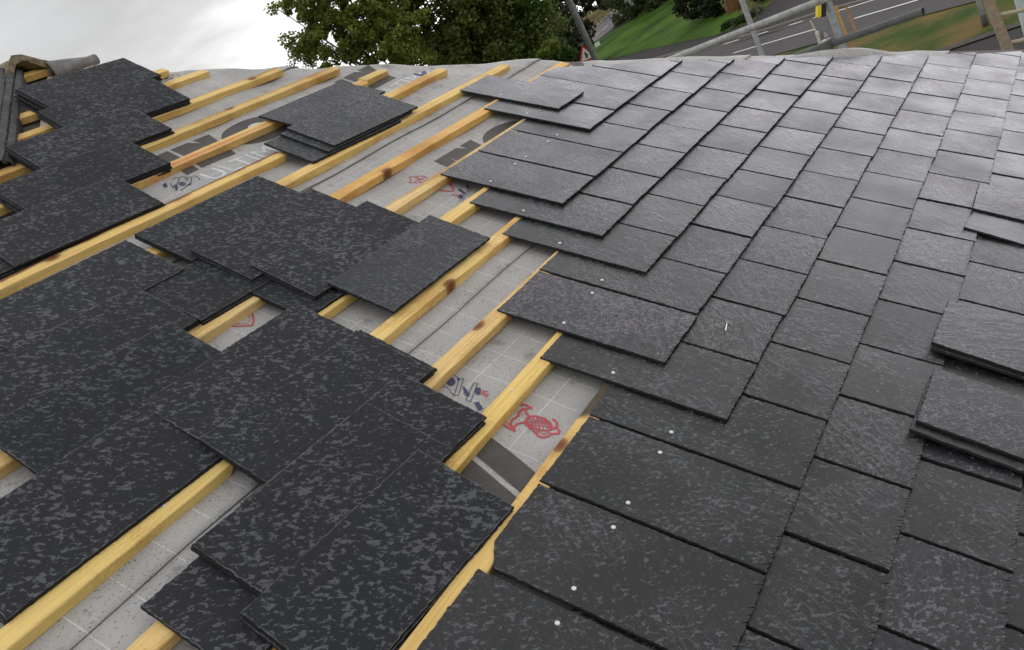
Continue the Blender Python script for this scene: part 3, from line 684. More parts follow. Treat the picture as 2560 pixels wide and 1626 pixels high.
# ------------------------------------------------------------------ scaffold beyond the hip
def wtube(name, a, b, rad, m, label, cat, group=None, seg=18):
    a, b = Vector(a), Vector(b); bm = bmesh.new(); c = (a + b) / 2
    tube(bm, [a - c, b - c], rad, seg, False); tube(bm, [a - c, b - c], rad * .86, seg, False)
    # ring ends
    me = from_bm(name, bm, True); o = obj(name, me, m, None, Matrix.Translation(c)); tag(o, label, cat, group); return o
GS = 'scaffold tubes beyond the hip'
wtube('scaffold_tube', (4.95, 2.70, -.122), (4.20, -.03, -.122), .0245, M_tube, 'long pale scaffold tube rising across the road to the yellow tool', 'scaffold tube', GS)
wtube('scaffold_tube', (4.36, .69, -.425), (4.134, -.463, -.425), .0245, M_tube_dark, 'short dark scaffold tube with an open end above the verge', 'scaffold tube', GS)
wtube('scaffold_tube', (5.853, 1.198, -4.49), (5.853, 1.198, .6), .0245, M_steel, 'upright galvanised scaffold tube crossing behind the long pale tube', 'scaffold tube', GS)
wtube('scaffold_tube', (4.532, .167, -4.49), (4.532, .167, .5), .028, M_steel, 'thick upright scaffold standard behind the yellow and black tool', 'scaffold tube', GS)
def coupler(p, rz, label):
    o = empty('scaffold_coupler', Matrix.Translation(p) @ Matrix.Rotation(rz, 4, 'Z')); tag(o, label, 'scaffold coupler')
    bm = bmesh.new(); tube(bm, [(-.03, 0, 0), (.03, 0, 0)], .034, 14); box(bm, -.028, .028, -.036, .036, .02, .042, .006); obj('clamp_band', from_bm('clamp_band', bm), M_tube, o)
    bm = bmesh.new(); tube(bm, [(0, .02, -.035), (0, .02, .035)], .045, 14); obj('clamp_band', from_bm('clamp_band', bm), M_tube_dark, o)
    bm = bmesh.new(); tube(bm, [(0, -.03, .03), (0, -.03, .085)], .007, 8); tube(bm, [(0, -.03, .055), (0, -.03, .068)], .014, 6); obj('bolt', from_bm('bolt', bm), M_steel, o)
coupler((4.262, .19, -.425), R(79), 'grey scaffold coupler gripping the short dark tube')
def tool():
    o = empty('tool_case', Matrix.Translation((4.46, .19, -.15)) @ Matrix.Rotation(R(-54), 4, 'Z') @ Matrix.Rotation(R(20), 4, 'Y') @ Matrix.Diagonal((.62, .62, 1, 1)))
    tag(o, 'yellow and black tool case hanging on the scaffold standard', 'tool case')
    yel = plain('yellow_plastic', (.78, .60, .01), .4, 0, .12, 30, 0); blk = plain('black_plastic', (.012, .013, .02), .35, 0, .3, 30, 0)
    def shell(x0, x1, d0, d1, rnd):
        bm = bmesh.new(); pr = []
        for (cx_, cz, a0) in ((x1 - rnd, -.105 + rnd, -90), (x1 - rnd, .14 - rnd, 0), (x0 + rnd, .14 - rnd, 90), (x0 + rnd, -.105 + rnd, 180)):
            for i in range(6): a = R(a0 + 18 * i); pr.append((cx_ + rnd * math.cos(a), cz + rnd * math.sin(a)))
        A = [bm.verts.new((x, d0, z)) for x, z in pr]; B = [bm.verts.new((x, d1, z)) for x, z in pr]
        bm.faces.new(A); bm.faces.new(B[::-1])
        for i in range(len(pr)): bm.faces.new((A[i], B[i], B[(i + 1) % len(pr)], A[(i + 1) % len(pr)]))
        bmesh.ops.recalc_face_normals(bm, faces=bm.faces[:]); return from_bm('case_body', bm)
    obj('case_body', shell(-.045, -.006, -.035, .035, .017), yel, o); o2 = obj('case_body', shell(-.004, .052, -.036, .036, .02), blk, o); o2['label'] = 'black half of the case'
    bm = bmesh.new(); tube(bm, [(-.045, -.02, .075), (-.07, -.02, .062), (-.088, -.02, .075), (-.088, -.02, .088)], .0045, 8); obj('hook', from_bm('hook', bm), plain('white_wire', (.75, .75, .72), .4, 0, .1, 30, 0), o)
tool()
def bracket():
    o = empty('scaffold_bracket', Matrix.Translation((4.475, .255, -.37)) @ Matrix.Rotation(R(-54), 4, 'Z') @ Matrix.Rotation(R(2), 4, 'Y'))
    tag(o, 'cream slotted metal bracket fixed beside the scaffold standard', 'bracket'); cr_ = plain('cream_paint', (.50, .49, .40), .5, 0, .15, 40)
    bm = bmesh.new(); box(bm, -.046, -.026, -.006, .006, -.11, .03, .002); obj('bracket_arm', from_bm('bracket_arm', bm), cr_, o)
    bm = bmesh.new(); box(bm, -.014, .004, -.006, .006, -.105, .012, .002); obj('bracket_arm', from_bm('bracket_arm', bm), plain('rust_brown', (.16, .11, .07), .7), o)
    bm = bmesh.new(); tube(bm, [(-.036, 0, .025), (-.052, 0, .12)], .006, 8); obj('bracket_rod', from_bm('bracket_rod', bm), cr_, o)
    bm = bmesh.new(); box(bm, -.044, -.022, -.012, .012, .006, .038, .005); obj('bracket_joint', from_bm('bracket_joint', bm), plain('pale_green_paint', (.52, .58, .5), .5), o)
bracket()
M_strap = plain('orange_webbing', (.50, .27, .03), .8, 0, .3, 60); M_strap2 = plain('dirty_webbing', (.36, .20, .10), .85, 0, .35, 40)
for pts, m_, lab in (([(4.872, .216, -.26), (4.845, .206, -.36), (4.803, .190, -.52)], M_strap, 'orange lashing strap hanging beside the scaffold standard'), ([(5.02, .187, -.30), (5.0, .176, -.42), (4.966, .158, -.56)], M_strap2, 'dirty brown lashing strap, right of the orange one')):
    bm = bmesh.new(); dirv = Vector((.5, -.75, -.1)).normalized() * .009
    prev = None
    for p in pts:
        a, b = bm.verts.new(Vector(p) - dirv), bm.verts.new(Vector(p) + dirv)
        if prev: bm.faces.new((prev[0], prev[1], b, a))
        prev = (a, b)
    o = obj('lashing_strap', from_bm('lashing_strap', bm), m_); o.modifiers.new('thickness', 'SOLIDIFY').thickness = .003
    tag(o, lab, 'strap')
bm = bmesh.new(); r_ = random.Random(4)
bmesh.ops.create_icosphere(bm, subdivisions=4, radius=.07)
for v in bm.verts:
    v.co = Vector((v.co.x * 1.5, v.co.y * .9, v.co.z * .62)) * (1 + .35 * noise.noise(v.co * 22))
tag(obj('rag_bundle', from_bm('rag_bundle', bm, True), plain('brown_cloth', (.17, .13, .09), .9, 0, .6, 30, .4), None, Matrix.Translation((4.93, .17, -.17))), 'crumpled brown rag bundled over the straps by the scaffold', 'rag')
def ladder():
    a, b = Vector((5.364, -.698, -1.109)), Vector((5.70, -.62, -.70)); d = (b - a).normalized(); side = Vector((.642, -.766, .0)).normalized()
    side = (side - d * side.dot(d)).normalized(); nn = d.cross(side)
    o = empty('ladder', Matrix.Translation(a)); tag(o, 'brown wooden ladder leaning at the eaves, upper right corner', 'ladder')
    lw = plain('ladder_timber', (.20, .155, .10), .8, 0, .3, 30); lr = plain('ladder_rung', (.42, .37, .25), .7, 0, .25, 40)
    for s_ in (0, .40):
        bm = bmesh.new(); box(bm, -.022, .022, -.033, .033, -3.3, 1.0, .004); me = from_bm('stile', bm)
        me.transform(Matrix.Translation(side * s_) @ Matrix((nn, side, d)).transposed().to_4x4()); obj('stile', me, lw, o)
    for i in range(-12, 4):
        bm = bmesh.new(); p = d * (.055 + i * .255); tube(bm, [p + side * .034, p + side * .366], .016, 12); obj('rung', from_bm('rung', bm, True), lr, o)
ladder()

# ------------------------------------------------------------------ ground, roads
GZ = -4.488
def gz(x, y): return GZ + .12 * min(max(x * .76 - y * .65 - 25, 0), 45)
def grass_mat(name, a, b_, c_, sc_=1.2):
    m, nt, b = mat(name); t = N(nt, 'ShaderNodeTexCoord')
    n1 = noise_tex(nt, t.outputs['Object'], sc_, 5, .6); n2 = noise_tex(nt, t.outputs['Object'], 30, 4, .7)
    s_ = math_n(nt, 'MULTIPLY_ADD', n2.outputs[0], .35, math_n(nt, 'MULTIPLY', n1.outputs[0], .9))
    r = ramp(nt, s_, (.48, a), (.60, b_), (.74, c_)); link(nt, r.outputs[0], b.inputs['Base Color']); b.inputs['Roughness'].default_value = .9; b.inputs['Specular IOR Level'].default_value = .1
    bump(nt, b, n2.outputs[0], .8, .08); return m
M_bank = grass_mat('grass_green', (.022, .045, .006), (.045, .10, .008), (.075, .15, .014), .22)
M_verge = grass_mat('grass_patchy', (.024, .07, .006), (.075, .10, .014), (.19, .125, .04), .5)
M_rough = grass_mat('grass_dry', (.11, .10, .03), (.19, .15, .045), (.24, .18, .07), .2)
def tarmac(name, c):
    m, nt, b = mat(name); t = N(nt, 'ShaderNodeTexCoord'); n1 = noise_tex(nt, t.outputs['Object'], .5, 5, .6); n2 = noise_tex(nt, t.outputs['Object'], 60, 3, .7)
    s_ = math_n(nt, 'MULTIPLY_ADD', n2.outputs[0], .4, math_n(nt, 'MULTIPLY', n1.outputs[0], .6))
    r = ramp(nt, s_, (.35, tuple(x * .8 for x in c)), (.65, tuple(x * 1.2 for x in c))); link(nt, r.outputs[0], b.inputs['Base Color']); b.inputs['Roughness'].default_value = .8; b.inputs['Specular IOR Level'].default_value = .12
    return m
M_road = tarmac('asphalt_damp', (.055, .049, .047)); M_path = tarmac('asphalt_dark', (.024, .020, .018)); M_road2 = tarmac('asphalt_pale', (.13, .12, .115)); M_tar = tarmac('tar_seam', (.045, .036, .032))
M_line = plain('road_paint', (.68, .67, .62), .6, 0, .15, 20, 0); M_kerb = plain('kerb_stone', (.17, .155, .13), .8, 0, .3, 8)
nx = Vector((.76, -.65, 0)); tx = Vector((.65, .76, 0))
vs, fs = [], []
DN = [-300, -5, 25, 70, 700]; TT = [-300, 0, 60, 120, 500]
for d in DN:
    for t_ in TT:
        p = nx * d + tx * t_; vs.append((p.x, p.y, gz(p.x, p.y) - .03))
k_ = len(TT)
for i in range(len(DN) - 1):
    for j in range(k_ - 1): fs.append((i * k_ + j, (i + 1) * k_ + j, (i + 1) * k_ + j + 1, i * k_ + j + 1))
tag(obj('ground', from_py('ground', vs, fs), M_verge), None, None, None, 'structure')
def sheet(name, pts, m, lift, kind='structure', thick=0):
    me = from_py(name, [(x, y, gz(x, y) + lift) for x, y in pts], [tuple(range(len(pts)))])
    if me.polygons[0].normal.z < 0: me.flip_normals()
    o = obj(name, me, m)
    if thick: sm = o.modifiers.new('thickness', 'SOLIDIFY'); sm.thickness = thick; sm.offset = -1
    return tag(o, None, None, None, kind) if kind else o
def strip(p, q, w_):                       # quad round a line on the ground
    p, q = Vector(p), Vector(q); t = (q - p).normalized(); n = Vector((-t.y, t.x)) * w_ / 2
    return [tuple(p + n), tuple(q + n), tuple(q - n), tuple(p - n)]
def ext(p, q, a, b): p, q = Vector(p), Vector(q); t = (q - p).normalized(); return tuple(p - t * a), tuple(q + t * b)
# main road: near edge and far kerb
near = ext((34.2, 10.5), (28.9, 2.6), 40, 30); far_ = ((77.9, 52.9), (51.9, 22.5), (44.9, 15.3), (41.9, 10.7), (15.9, -19.7))
road = sheet('road', [near[0], near[1], far_[4], far_[3], far_[2], far_[1], far_[0]], M_road, 0.0)
L2 = [((40.3, 14.7), (37.0, 9.7)), ((35.5, 7.7), (31.6, 1.75))]
L1 = [((45.9, 17.2), (45.1, 16.0)), ((43.9, 14.7), (43.3, 13.75)), ((42.2, 12.3), (41.6, 11.45)), ((41.1, 10.8), (40.5, 9.9)), ((40.1, 9.5), (37.2, 5.3))]
for a, b in L2 + L1: sheet('road_marking', strip(a, b, .16), M_line, .02)
sheet('tar_seam', [(45.4, 17.0), (42.9, 14.35), (41.9, 12.7), (41.0, 10.9), (40.9, 10.9), (41.6, 12.4), (42.3, 13.5), (44.9, 16.4)], M_tar, .012)
# far pavement and its kerb
gl = [(71.0, 38.6), (65.0, 33.2), (60.8, 28.8), (54.8, 22.9), (52.6, 21.0), (51.3, 19.7), (49.4, 16.5), (53.0, 16.0)]
sheet('pavement', [(78, 47.5)] + gl + [(66, 6), (24, -18.5)] + [far_[3], far_[2], far_[1], far_[0]], M_path, .03)
for i in range(4): sheet('kerb', strip(far_[i], far_[i + 1], .16), M_kerb, .11, 'structure', .11)
sheet('road_marking', strip((51.2, 22.6), (77, 52.8), .14), M_line, .008)
# green bank
bank = sheet('grass_bank', gl[:6] + [(49.8, 17.2), (56.5, 19.6), (60.7, 23.7), (87.7, 37.1), (90.5, 42.5), (90.6, 44.3), (89.4, 48.8), (80, 46)], M_bank, .05)
# side road climbing away
sr = [(84.7, 49.8), (86.5, 50.3), (91.5, 48.6), (93.9, 48.3), (98.5, 48.6), (104.7, 50.6), (140, 62), (140, 70), (123.0, 61.4), (114.3, 60.0), (107.1, 58.6), (104.1, 58.6), (102.5, 60.2), (92, 62)]
sheet('road', sr, M_road2, .06)
for a, b in (((94.8, 56.5), (94.9, 55.2)), ((95.4, 55.0), (95.2, 54.0)), ((97.1, 52.6), (99.0, 52.5)), ((99.2, 52.2), (101.9, 52.5)), ((103.5, 52.8), (106.8, 53.3))): sheet('road_marking', strip(a, b, .16), M_line, .075)
for a, b in (((107.1, 58.6), (114.3, 60.0)), ((114.3, 60.0), (123.0, 61.4)), ((84.7, 49.8), (86.5, 50.3))): sheet('road_marking', strip(a, b, .22), M_line, .075)
sheet('pavement', [(86.5, 50.3), (91.5, 48.6), (93.9, 48.3), (98.5, 48.6), (99.6, 48.0), (90.6, 44.4), (89.4, 48.8)], M_path, .07)
sheet('grass_verge', [(102.5, 60.6), (104.1, 58.9), (107.1, 58.9), (114.3, 60.3), (123.0, 61.7), (150, 71), (152, 84), (120, 76)], M_rough, .055)
# near drive below the eaves, with the shadow at the verge edge painted as a dark strip
sheet('driveway', [(23.0, 2.5), (22.9, 1.5), (23.6, 0.4), (26, -6), (10, -8), (8, 12), (22, 8)], M_path, .02)
sheet('kerb', strip((23.2, 5.5), (22.9, .2), .5), plain('verge_edge_shade', (.03, .024, .016), .9, 0, .5, 6), .05)  # flat dark strip drawn for the shadow along the verge, no kerb here

# ------------------------------------------------------------------ trees and shrubs
def leaf_mat(name, c, var=.35):
    m, nt, b = mat(name); t = N(nt, 'ShaderNodeTexCoord'); n = noise_tex(nt, t.outputs['Object'], .9, 4, .65); n2 = noise_tex(nt, t.outputs['Object'], 9, 2, .6)
    s_ = math_n(nt, 'MULTIPLY_ADD', n2.outputs[0], .5, math_n(nt, 'MULTIPLY', n.outputs[0], .6))
    r = ramp(nt, s_, (.36, tuple(x * (1 - var) for x in c)), (.56, c), (.74, tuple(x * (1 + 1.5 * var) for x in c))); link(nt, r.outputs[0], b.inputs['Base Color'])
    b.inputs['Roughness'].default_value = .6; b.inputs['Specular IOR Level'].default_value = .25
    tr = N(nt, 'ShaderNodeBsdfTranslucent'); link(nt, r.outputs[0], tr.inputs['Color']); ms = N(nt, 'ShaderNodeMixShader'); ms.inputs[0].default_value = .3
    o = nt.nodes['Material Output']; link(nt, b.outputs[0], ms.inputs[1]); link(nt, tr.outputs[0], ms.inputs[2]); link(nt, ms.outputs[0], o.inputs['Surface'])
    return m
def leaves_mesh(name, C, size, seed, droop=0.0):
    """C: (n,3) leaf positions; kite-shaped leaves"""
    g = np.random.default_rng(seed); n = len(C)
    a = g.normal(size=(n, 3)); a[:, 2] = a[:, 2] * .5 - droop; a /= np.linalg.norm(a, axis=1)[:, None]
    b = np.cross(a, g.normal(size=(n, 3))); b /= np.linalg.norm(b, axis=1)[:, None]
    s_ = size * g.uniform(.6, 1.3, (n, 1)); A = a * s_; B = b * s_ * .42
    V = np.stack([C - A * .5, C + B - A * .05, C + A * .55, C - B - A * .05], 1).reshape(-1, 3)
    me = bpy.data.meshes.new(name); me.vertices.add(4 * n); me.vertices.foreach_set('co', V.ravel().astype(np.float32))
    me.loops.add(4 * n); me.loops.foreach_set('vertex_index', np.arange(4 * n, dtype=np.int32)); me.polygons.add(n)
    me.polygons.foreach_set('loop_start', np.arange(0, 4 * n, 4, dtype=np.int32)); me.polygons.foreach_set('loop_total', np.full(n, 4, dtype=np.int32))
    me.update(calc_edges=True); me.validate(); return me
M_bark = plain('bark', (.075, .06, .045), .9, 0, .4, 12, .6)
def tree(name, base, top, crowns, nleaf, size, m, label, cat, seed, group=None, trunk_r=.22, droop=0.0, bark=None, clump=.45, fill=.35):
    """crowns: ellipsoids (cx,cy,cz,rx,ry,rz) in world metres"""
    g = np.random.default_rng(seed); o = empty(name, Matrix.Translation(base)); tag(o, label, cat, group); b0 = np.array(base)
    tot = sum(c[3] * c[4] * c[5] for c in crowns); P = []; heads = []
    for c in crowns:
        n = int(nleaf * c[3] * c[4] * c[5] / tot); nc = max(6, int(n / 130))
        d = g.normal(size=(nc, 3)); d /= np.linalg.norm(d, axis=1)[:, None]
        cl = d * (g.uniform(fill, 1, (nc, 1)) ** .5) * np.array(c[3:6]) * (1 + .18 * g.normal(size=(nc, 1))) + np.array(c[:3])
        rad = clump * g.uniform(.5, 1.25, nc); heads += [tuple(x) for x in cl[:max(2, nc // 25)]]
        k = g.integers(0, nc, n); off = g.normal(size=(n, 3)); off /= np.maximum(np.linalg.norm(off, axis=1), 1e-6)[:, None]
        off *= (g.uniform(.15, 1, (n, 1)) ** .6) * rad[k][:, None]; off[:, 2] *= .75; off[:, 2] -= droop * g.uniform(0, 1, n) * rad[k] * 2
        P.append(cl[k] + off)
    P = np.concatenate(P) - b0
    obj('crown', leaves_mesh('crown', P, size, seed, droop), m, o)
    bm = bmesh.new(); T = Vector(top) - Vector(base)
    tube(bm, [(0, 0, -.3), T * .35 + Vector((.1, .05, 0)), T * .7, T], [trunk_r * 1.3, trunk_r, trunk_r * .7, trunk_r * .25], 10)
    for i, h in enumerate(heads[:40]):
        e_ = Vector(h) - Vector(base); s_ = T * g.uniform(.35, .9); mid = (s_ + e_) / 2 + Vector((0, 0, .15)); tube(bm, [s_, mid, e_], [trunk_r * .32, trunk_r * .2, trunk_r * .05], 6)
    obj('trunk', from_bm('trunk', bm, True), bark or M_bark, o)
    return o
LM1 = leaf_mat('leaf_maple', (.17, .21, .04)); LM2 = leaf_mat('leaf_dark', (.13, .165, .036)); LM3 = leaf_mat('leaf_conifer', (.06, .085, .03)); LM4 = leaf_mat('leaf_mid', (.06, .11, .02))
LMR = leaf_mat('leaf_copper', (.05, .014, .013)); LMV = leaf_mat('leaf_variegated', (.14, .18, .11)); LMH = leaf_mat('leaf_juniper', (.04, .075, .018)); LMY = leaf_mat('leaf_lime', (.13, .17, .02))
GT = 'trees beyond the far hip'
tree('broadleaf_tree', (18.0, 15.2, GZ), (17.6, 15.6, 4.2), [(16.7, 15.8, 3.9, 1.25, 1.25, 1.9), (16.55, 17.35, 4.45, .55, .55, .32), (16.6, 16.9, 3.3, .7, .7, .45), (17.3, 15.0, 2.4, 1.35, 1.35, 1.5), (16.9, 16.9, 2.5, .55, .55, .3), (16.2, 16.5, 5.6, 1.0, 1.0, .9)], 34000, .105, LM1, 'leafy maple-like tree with ragged left edge against the bright sky', 'tree', 3, GT, .16, .12, clump=.26, fill=.1)
tree('broadleaf_tree', (22.0, 15.0, GZ), (22.0, 15.0, 5.5), [(20.8, 15.4, 3.0, 1.9, 2.0, 3.2), (21.6, 14.4, 2.6, 1.5, 1.5, 2.9), (22.0, 13.7, 1.7, 1.1, 1.1, 2.4), (21.8, 15.0, .4, 2.0, 2.0, 1.6)], 95000, .115, LM2, 'broad dense dark green tree filling the middle of the skyline', 'tree', 7, GT, .28, .1, clump=.42, fill=.3)
tree('broadleaf_tree', (21.8, 13.2, GZ), (21.7, 13.2, 1.4), [(21.7, 13.35, .1, .75, .75, .8), (21.6, 13.1, 1.4, .5, .5, .6), (22.75, 13.4, -.35, .6, .6, .75)], 9000, .12, LM4, 'lower green tree at the right end of the dense dark one, by the road', 'tree', 12, GT, .12, .1, clump=.3, fill=.2)
tree('shrub', (23.5, 24.6, GZ), (23.5, 24.6, 4.0), [(23.5, 24.6, 3.95, .7, .7, .5), (23.85, 24.1, 4.2, .3, .3, .35), (23.25, 24.95, 4.15, .28, .28, .3)], 2600, .08, LM2, 'small dark treetop peeping over the felt left of the big trees', 'tree', 15, GT, .08, 0, clump=.3, fill=0)
tree('shrub', (18.2, 11.0, GZ), (18.2, 11.0, .1), [(18.25, 10.95, .05, .32, .32, .26)], 700, .1, LMY, 'bright lime shrub tip just above the felt below the big trees', 'shrub', 17, None, .04, 0, clump=.15, fill=0)
# far side of the road
tree('conifer', (91.5, 41.2, -2.6), (90.5, 41.5, 9), [(91.5, 42.5, .6, 2.4, 2.4, 3.0), (89.5, 40.0, .6, 2.6, 2.6, 3.2), (95.5, 45.8, .6, 2.6, 2.6, 3.2), (90, 41, 5, 3, 3, 4)], 12000, .42, LM3, 'weeping dark conifer hanging over the far corner of the green bank', 'tree', 21, None, .3, .9, clump=.8, fill=.2)
tree('conifer', (97.5, 43.0, -2.0), (97.5, 43.0, 9), [(97, 42.5, 1.5, 3.6, 3.6, 4.2), (92, 36.5, 1.6, 4.0, 4.0, 4.0), (86, 32.5, 1.2, 3.0, 3.0, 3.6)], 12000, .42, leaf_mat('leaf_blackgreen', (.018, .026, .010)), 'black-green conifer mass behind the weeping one', 'tree', 22, None, .3, .5, clump=.9, fill=.2)
tree('shrub', (60.6, 23.2, -3.85), (60.4, 23.0, -2.2), [(60.4, 23.5, -2.7, 1.2, 1.2, 1.05), (58.6, 21.6, -2.75, 1.1, 1.1, 1.1), (62.5, 25.0, -2.2, 1.3, 1.3, 1.1)], 11000, .17, leaf_mat('leaf_nearblack', (.020, .030, .010)), 'dark evergreen shrub at the top corner of the green bank', 'shrub', 23, None, .08, .2, clump=.4, fill=.2)
tree('shrub', (51.5, 18.3, -4.3), (51.5, 18.3, -3.8), [(51.9, 18.9, -4.1, .75, .6, .32), (51.1, 17.6, -4.1, .7, .55, .34)], 6000, .1, LMH, 'low spreading green juniper behind the upright scaffold tube', 'shrub', 24, None, .04, .1, clump=.25, fill=.1)
tree('shrub', (51.0, 16.8, -4.25), (51.0, 16.8, -3.7), [(51.0, 16.85, -3.9, .42, .42, .30), (51.3, 16.4, -3.95, .25, .25, .25)], 2600, .08, LMV, 'pale variegated shrub beside the upright scaffold tube', 'shrub', 25, None, .03, 0, clump=.16, fill=.1)
tree('shrub', (55.2, 17.4, -3.95), (55.2, 17.4, -3.0), [(55.2, 17.5, -3.2, 1.1, .9, .65), (56.2, 16.4, -3.2, .9, .8, .55)], 6000, .13, LMR, 'dark copper-red shrub at the top edge beyond the pavement', 'shrub', 26, None, .05, .2, clump=.3, fill=.1)
tree('broadleaf_tree', (56.9, 20.0, -4.0), (57.6, 19.6, 4.5), [(57.4, 19.7, 4.6, 2.2, 2.2, 1.6)], 7000, .2, LM2, 'tree with thick orange-brown trunk beyond the pavement, crown out of frame', 'tree', 27, None, .42, .1, bark=plain('bark_orange', (.23, .115, .05), .9, 0, .4, 5, .5))
far = [(67.2, 39.6, 3.0, 3.2), (122, 74, 4.0, 5), (132, 73, 4.5, 5), (112, 70, 3.0, 4), (143, 74, 4.0, 5), (104, 67, 1.6, 3.4), (150, 66, 5, 6), (128, 62.5, 6.5, 3.5), (100, 66, .6, 2.2)]
fn = ['dark tree just right of the dense skyline tree, behind the lamp post', 'tallest dark tree at the end of the brown verge', 'dark tree behind the thin lamp column', 'bushy dark tree behind the round white road sign', 'far dark tree above the timber rail fence', 'low dark bush left of the round white sign', 'dark tree closing the end of the climbing road', 'dark tree overhanging the top of the climbing road', 'low bush at the foot of the climbing road']
for i, (x, y, r1, r2) in enumerate(far):
    z = gz(x, y); tree('broadleaf_tree', (x, y, z), (x, y, z + r1 + 3), [(x, y, z + r1 + .6, r2, r2, r1 + .8), (x - 2, y + 1, z + r1 * .5 + 1, r2 * .7, r2 * .7, r1 * .7)], 7000, .40, leaf_mat('leaf_far', (.024, .036, .013)), fn[i], 'tree', 40 + i, 'dark trees round the climbing road', .25, .2, clump=1.0, fill=.2)

# ------------------------------------------------------------------ street furniture
def post(name, a, b, r0, r1, m, label, cat):
    bm = bmesh.new(); a, b = Vector(a), Vector(b); tube(bm, [Vector((0, 0, -.3)), (b - a) * .5, b - a], [r0, (r0 + r1) / 2, r1], 16)
    return tag(obj(name, from_bm(name, bm, True), m, None, Matrix.Translation(a)), label, cat)
M_conc = plain('weathered_grey_post', (.17, .17, .16), .75, 0, .4, 5, .3)
post('lamp_post', (23.753, 12.66, GZ), (23.56, 12.75, 4.6), .115, .095, M_conc, 'leaning grey lamp post beside the triangular road sign', 'lamp post')
post('lamp_post', (98.5, 57.2, gz(98.5, 57.2)), (98.5, 57.2, 6.5), .09, .07, plain('pale_column', (.36, .36, .33), .6), 'thin pale lamp column beside the round white sign', 'lamp post')
post('lamp_post', (128.5, 69.5, gz(128.5, 69.5)), (128.5, 69.5, 8.5), .10, .08, plain('grey_column', (.16, .17, .15), .6), 'thin dark far lamp column above the brown verge', 'lamp post')
gp_ = empty('sign_post', Matrix.Translation((24.593, 1.95, GZ))); tag(gp_, 'short grey post with dark collar at its base on the verge', 'post')
bm = bmesh.new(); tube(bm, [(0, 0, -.2), (0, 0, 1.9)], .068, 14); obj('shaft', from_bm('shaft', bm, True), plain('post_grey', (.33, .34, .32), .7, 0, .2, 10), gp_)
bm = bmesh.new(); tube(bm, [(0, 0, -.1), (0, 0, .28)], .085, 14); obj('collar', from_bm('collar', bm, True), plain('collar_dark', (.07, .062, .055), .8), gp_)
post('marker_post', (12.402, -.138, GZ), (12.402, -.138, 1.2), .055, .055, plain('white_green_paint', (.6, .68, .64), .5, 0, .1, 10), 'white upright post at the right edge of the photo', 'post')
def tri_sign():
    c = Vector((26.40, 14.50, -.87)); o = empty('road_sign', Matrix.Translation((c.x, c.y, GZ))); tag(o, 'red-bordered triangular side-road warning sign facing the roof', 'road sign')
    z0 = c.z - GZ; f = (CW - c); f.z = 0; f = Matrix.Rotation(R(-4), 3, 'Z') @ f.normalized(); rt = Vector((0, 0, 1)).cross(f).normalized(); upv = Vector((0, 0, 1))
    base = Vector((0, 0, z0))
    def plate(pts, d0, d1, m, name):
        bm = bmesh.new(); A = [bm.verts.new(base + rt * x + upv * y + f * d0) for x, y in pts]; B = [bm.verts.new(base + rt * x + upv * y + f * d1) for x, y in pts]
        bm.faces.new(A); bm.faces.new(B[::-1])
        for i in range(len(pts)): bm.faces.new((A[i], B[i], B[(i + 1) % len(pts)], A[(i + 1) % len(pts)]))
        bmesh.ops.recalc_face_normals(bm, faces=bm.faces[:]); return obj(name, from_bm(name, bm), m, o)
    def tri(s_, rnd):
        P = [(-.5 * s_, -.2887 * s_), (.5 * s_, -.2887 * s_), (0, .577 * s_)]; out = []
        for i, a0 in enumerate((-150, -30, 90)):
            k = (s_ - rnd * 3.46) / s_; cx_, cy_ = P[i][0] * k, P[i][1] * k
            for j in range(7): a = R(a0 - 60 + 20 * j); out.append((cx_ + rnd * math.cos(a), cy_ + rnd * math.sin(a)))
        return out
    plate(tri(.74, .035), -.004, .0, plain('sign_red', (.55, .035, .03), .4, 0, .1, 5, 0), 'sign_border'); plate(tri(.52, .014), .001, .003, plain('sign_white', (.72, .72, .70), .4, 0, .08, 5, 0), 'sign_face')
    plate([(-.035, -.10), (.03, -.10), (.03, -.02), (.085, -.02), (.085, .025), (.03, .025), (.03, .10), (-.002, .15), (-.035, .10)], .004, .006, plain('sign_black', (.01, .01, .01), .5, 0, .1, 5, 0), 'sign_symbol')
    plate([(-.12, .40), (.30, .40), (.30, .47), (-.12, .47)], -.012, .0, plain('sign_grey', (.12, .13, .12), .6), 'sign_backing')
    bm = bmesh.new(); tube(bm, [base - f * .06 - upv * (z0 + .2), base - f * .06 + upv * .45], .038, 12); obj('pole', from_bm('pole', bm, True), M_conc, o)
tri_sign()
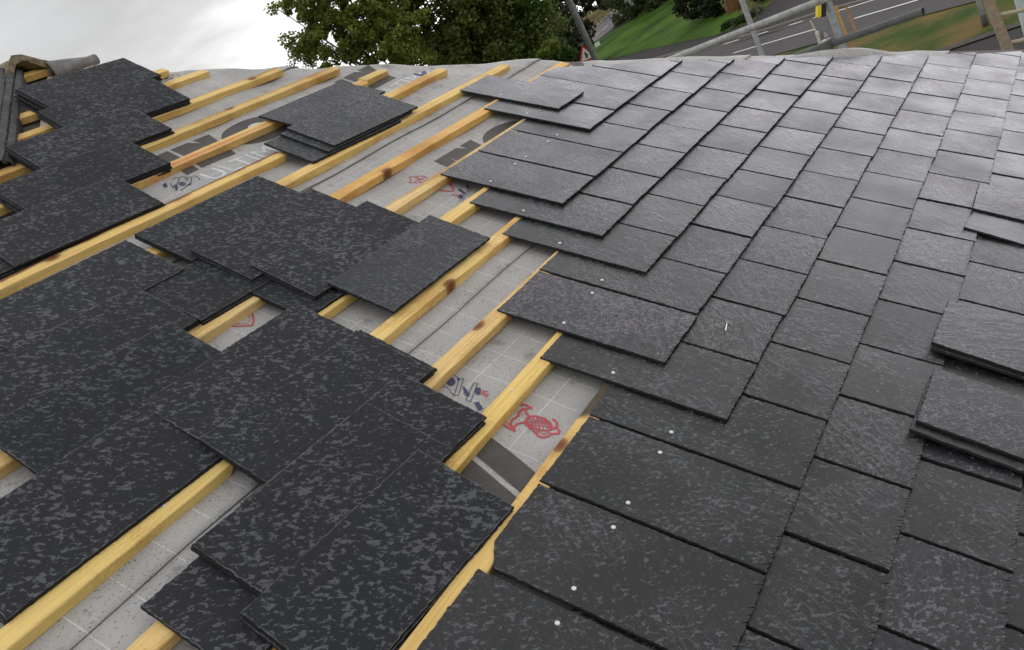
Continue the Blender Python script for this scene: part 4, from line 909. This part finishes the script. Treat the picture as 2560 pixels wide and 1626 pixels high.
def round_sign():
    c = Vector((99.7, 56.4, .05)); zg = gz(99.7, 56.4); o = empty('road_sign', Matrix.Translation((c.x, c.y, zg))); tag(o, 'small round white road sign with black diagonal bar, far off', 'road sign')
    f = (CW - c); f.z = 0; f.normalize(); rt = Vector((0, 0, 1)).cross(f); M = Matrix((rt, Vector((0, 0, 1)), f)).transposed().to_4x4(); h = c.z - zg
    bm = bmesh.new(); bmesh.ops.create_cone(bm, cap_ends=True, segments=24, radius1=.24, radius2=.24, depth=.03); me = from_bm('sign_face', bm); me.transform(Matrix.Translation((0, 0, h)) @ M); obj('sign_face', me, plain('sign_white_far', (.75, .75, .74), .5, 0, .05, 5, 0), o)
    bm = bmesh.new(); box(bm, -.035, .035, -.2, .2, .018, .024); me = from_bm('sign_bar', bm); me.transform(Matrix.Translation((0, 0, h)) @ M @ Matrix.Rotation(R(-45), 4, 'Z')); obj('sign_bar', me, plain('bar_black', (.01, .01, .01), .5), o)
    bm = bmesh.new(); tube(bm, [(0, 0, -.2), (0, 0, h + .2)], .04, 8); me = from_bm('pole', bm); me.transform(Matrix.Translation(-f * .06)); obj('pole', me, M_conc, o)
round_sign()
def cabinet(c, w_, h_, label, col):
    o = empty('street_cabinet', Matrix.Translation((c[0], c[1], gz(*c))) @ Matrix.Rotation(R(27), 4, 'Z')); tag(o, label, 'cabinet'); m = plain('cabinet_paint', col, .5, 0, .1, 4, 0)
    bm = bmesh.new(); box(bm, -w_ * .3, w_ * .3, -w_ / 2, w_ / 2, 0, h_, .03); obj('cabinet_body', from_bm('cabinet_body', bm), m, o)
    bm = bmesh.new(); box(bm, -w_ * .34, w_ * .34, -w_ * .54, w_ * .54, h_, h_ + .05, .015); obj('lid', from_bm('lid', bm), m, o)
cabinet((84.0, 45.3), .6, .42, 'pale green-white cabinet on the corner of the grass bank', (.62, .70, .52))
cabinet((98.0, 56.3), .3, .35, 'tiny white box beside the round road sign', (.7, .68, .64))
def rail_fence():
    pts = [(139.0, 69.2), (143, 73.6), (147.0, 78.1), (149, 81)]; pts = [Vector((x * .78, y * .78 + 1.2)) for x, y in pts]
    o = empty('rail_fence', Matrix.Translation((pts[0].x, pts[0].y, gz(*pts[0])))); tag(o, 'low weathered timber rail fence along the brown verge', 'fence'); m = plain('fence_timber', (.085, .07, .05), .85, 0, .3, 3)
    for a, b in zip(pts, pts[1:]):
        for h in (.4, .7):
            bm = bmesh.new(); tube(bm, [Vector((a.x, a.y, gz(*a) + h)) - o.location, Vector((b.x, b.y, gz(*b) + h)) - o.location], .05, 6); obj('rail', from_bm('rail', bm), m, o)
        for k in range(2):
            p = a.lerp(b, k / 2); bm = bmesh.new(); box(bm, -.05, .05, -.05, .05, -.2, .8); me = from_bm('fence_post', bm); me.transform(Matrix.Translation(Vector((p.x, p.y, gz(*p))) - o.location)); obj('fence_post', me, m, o)
rail_fence()
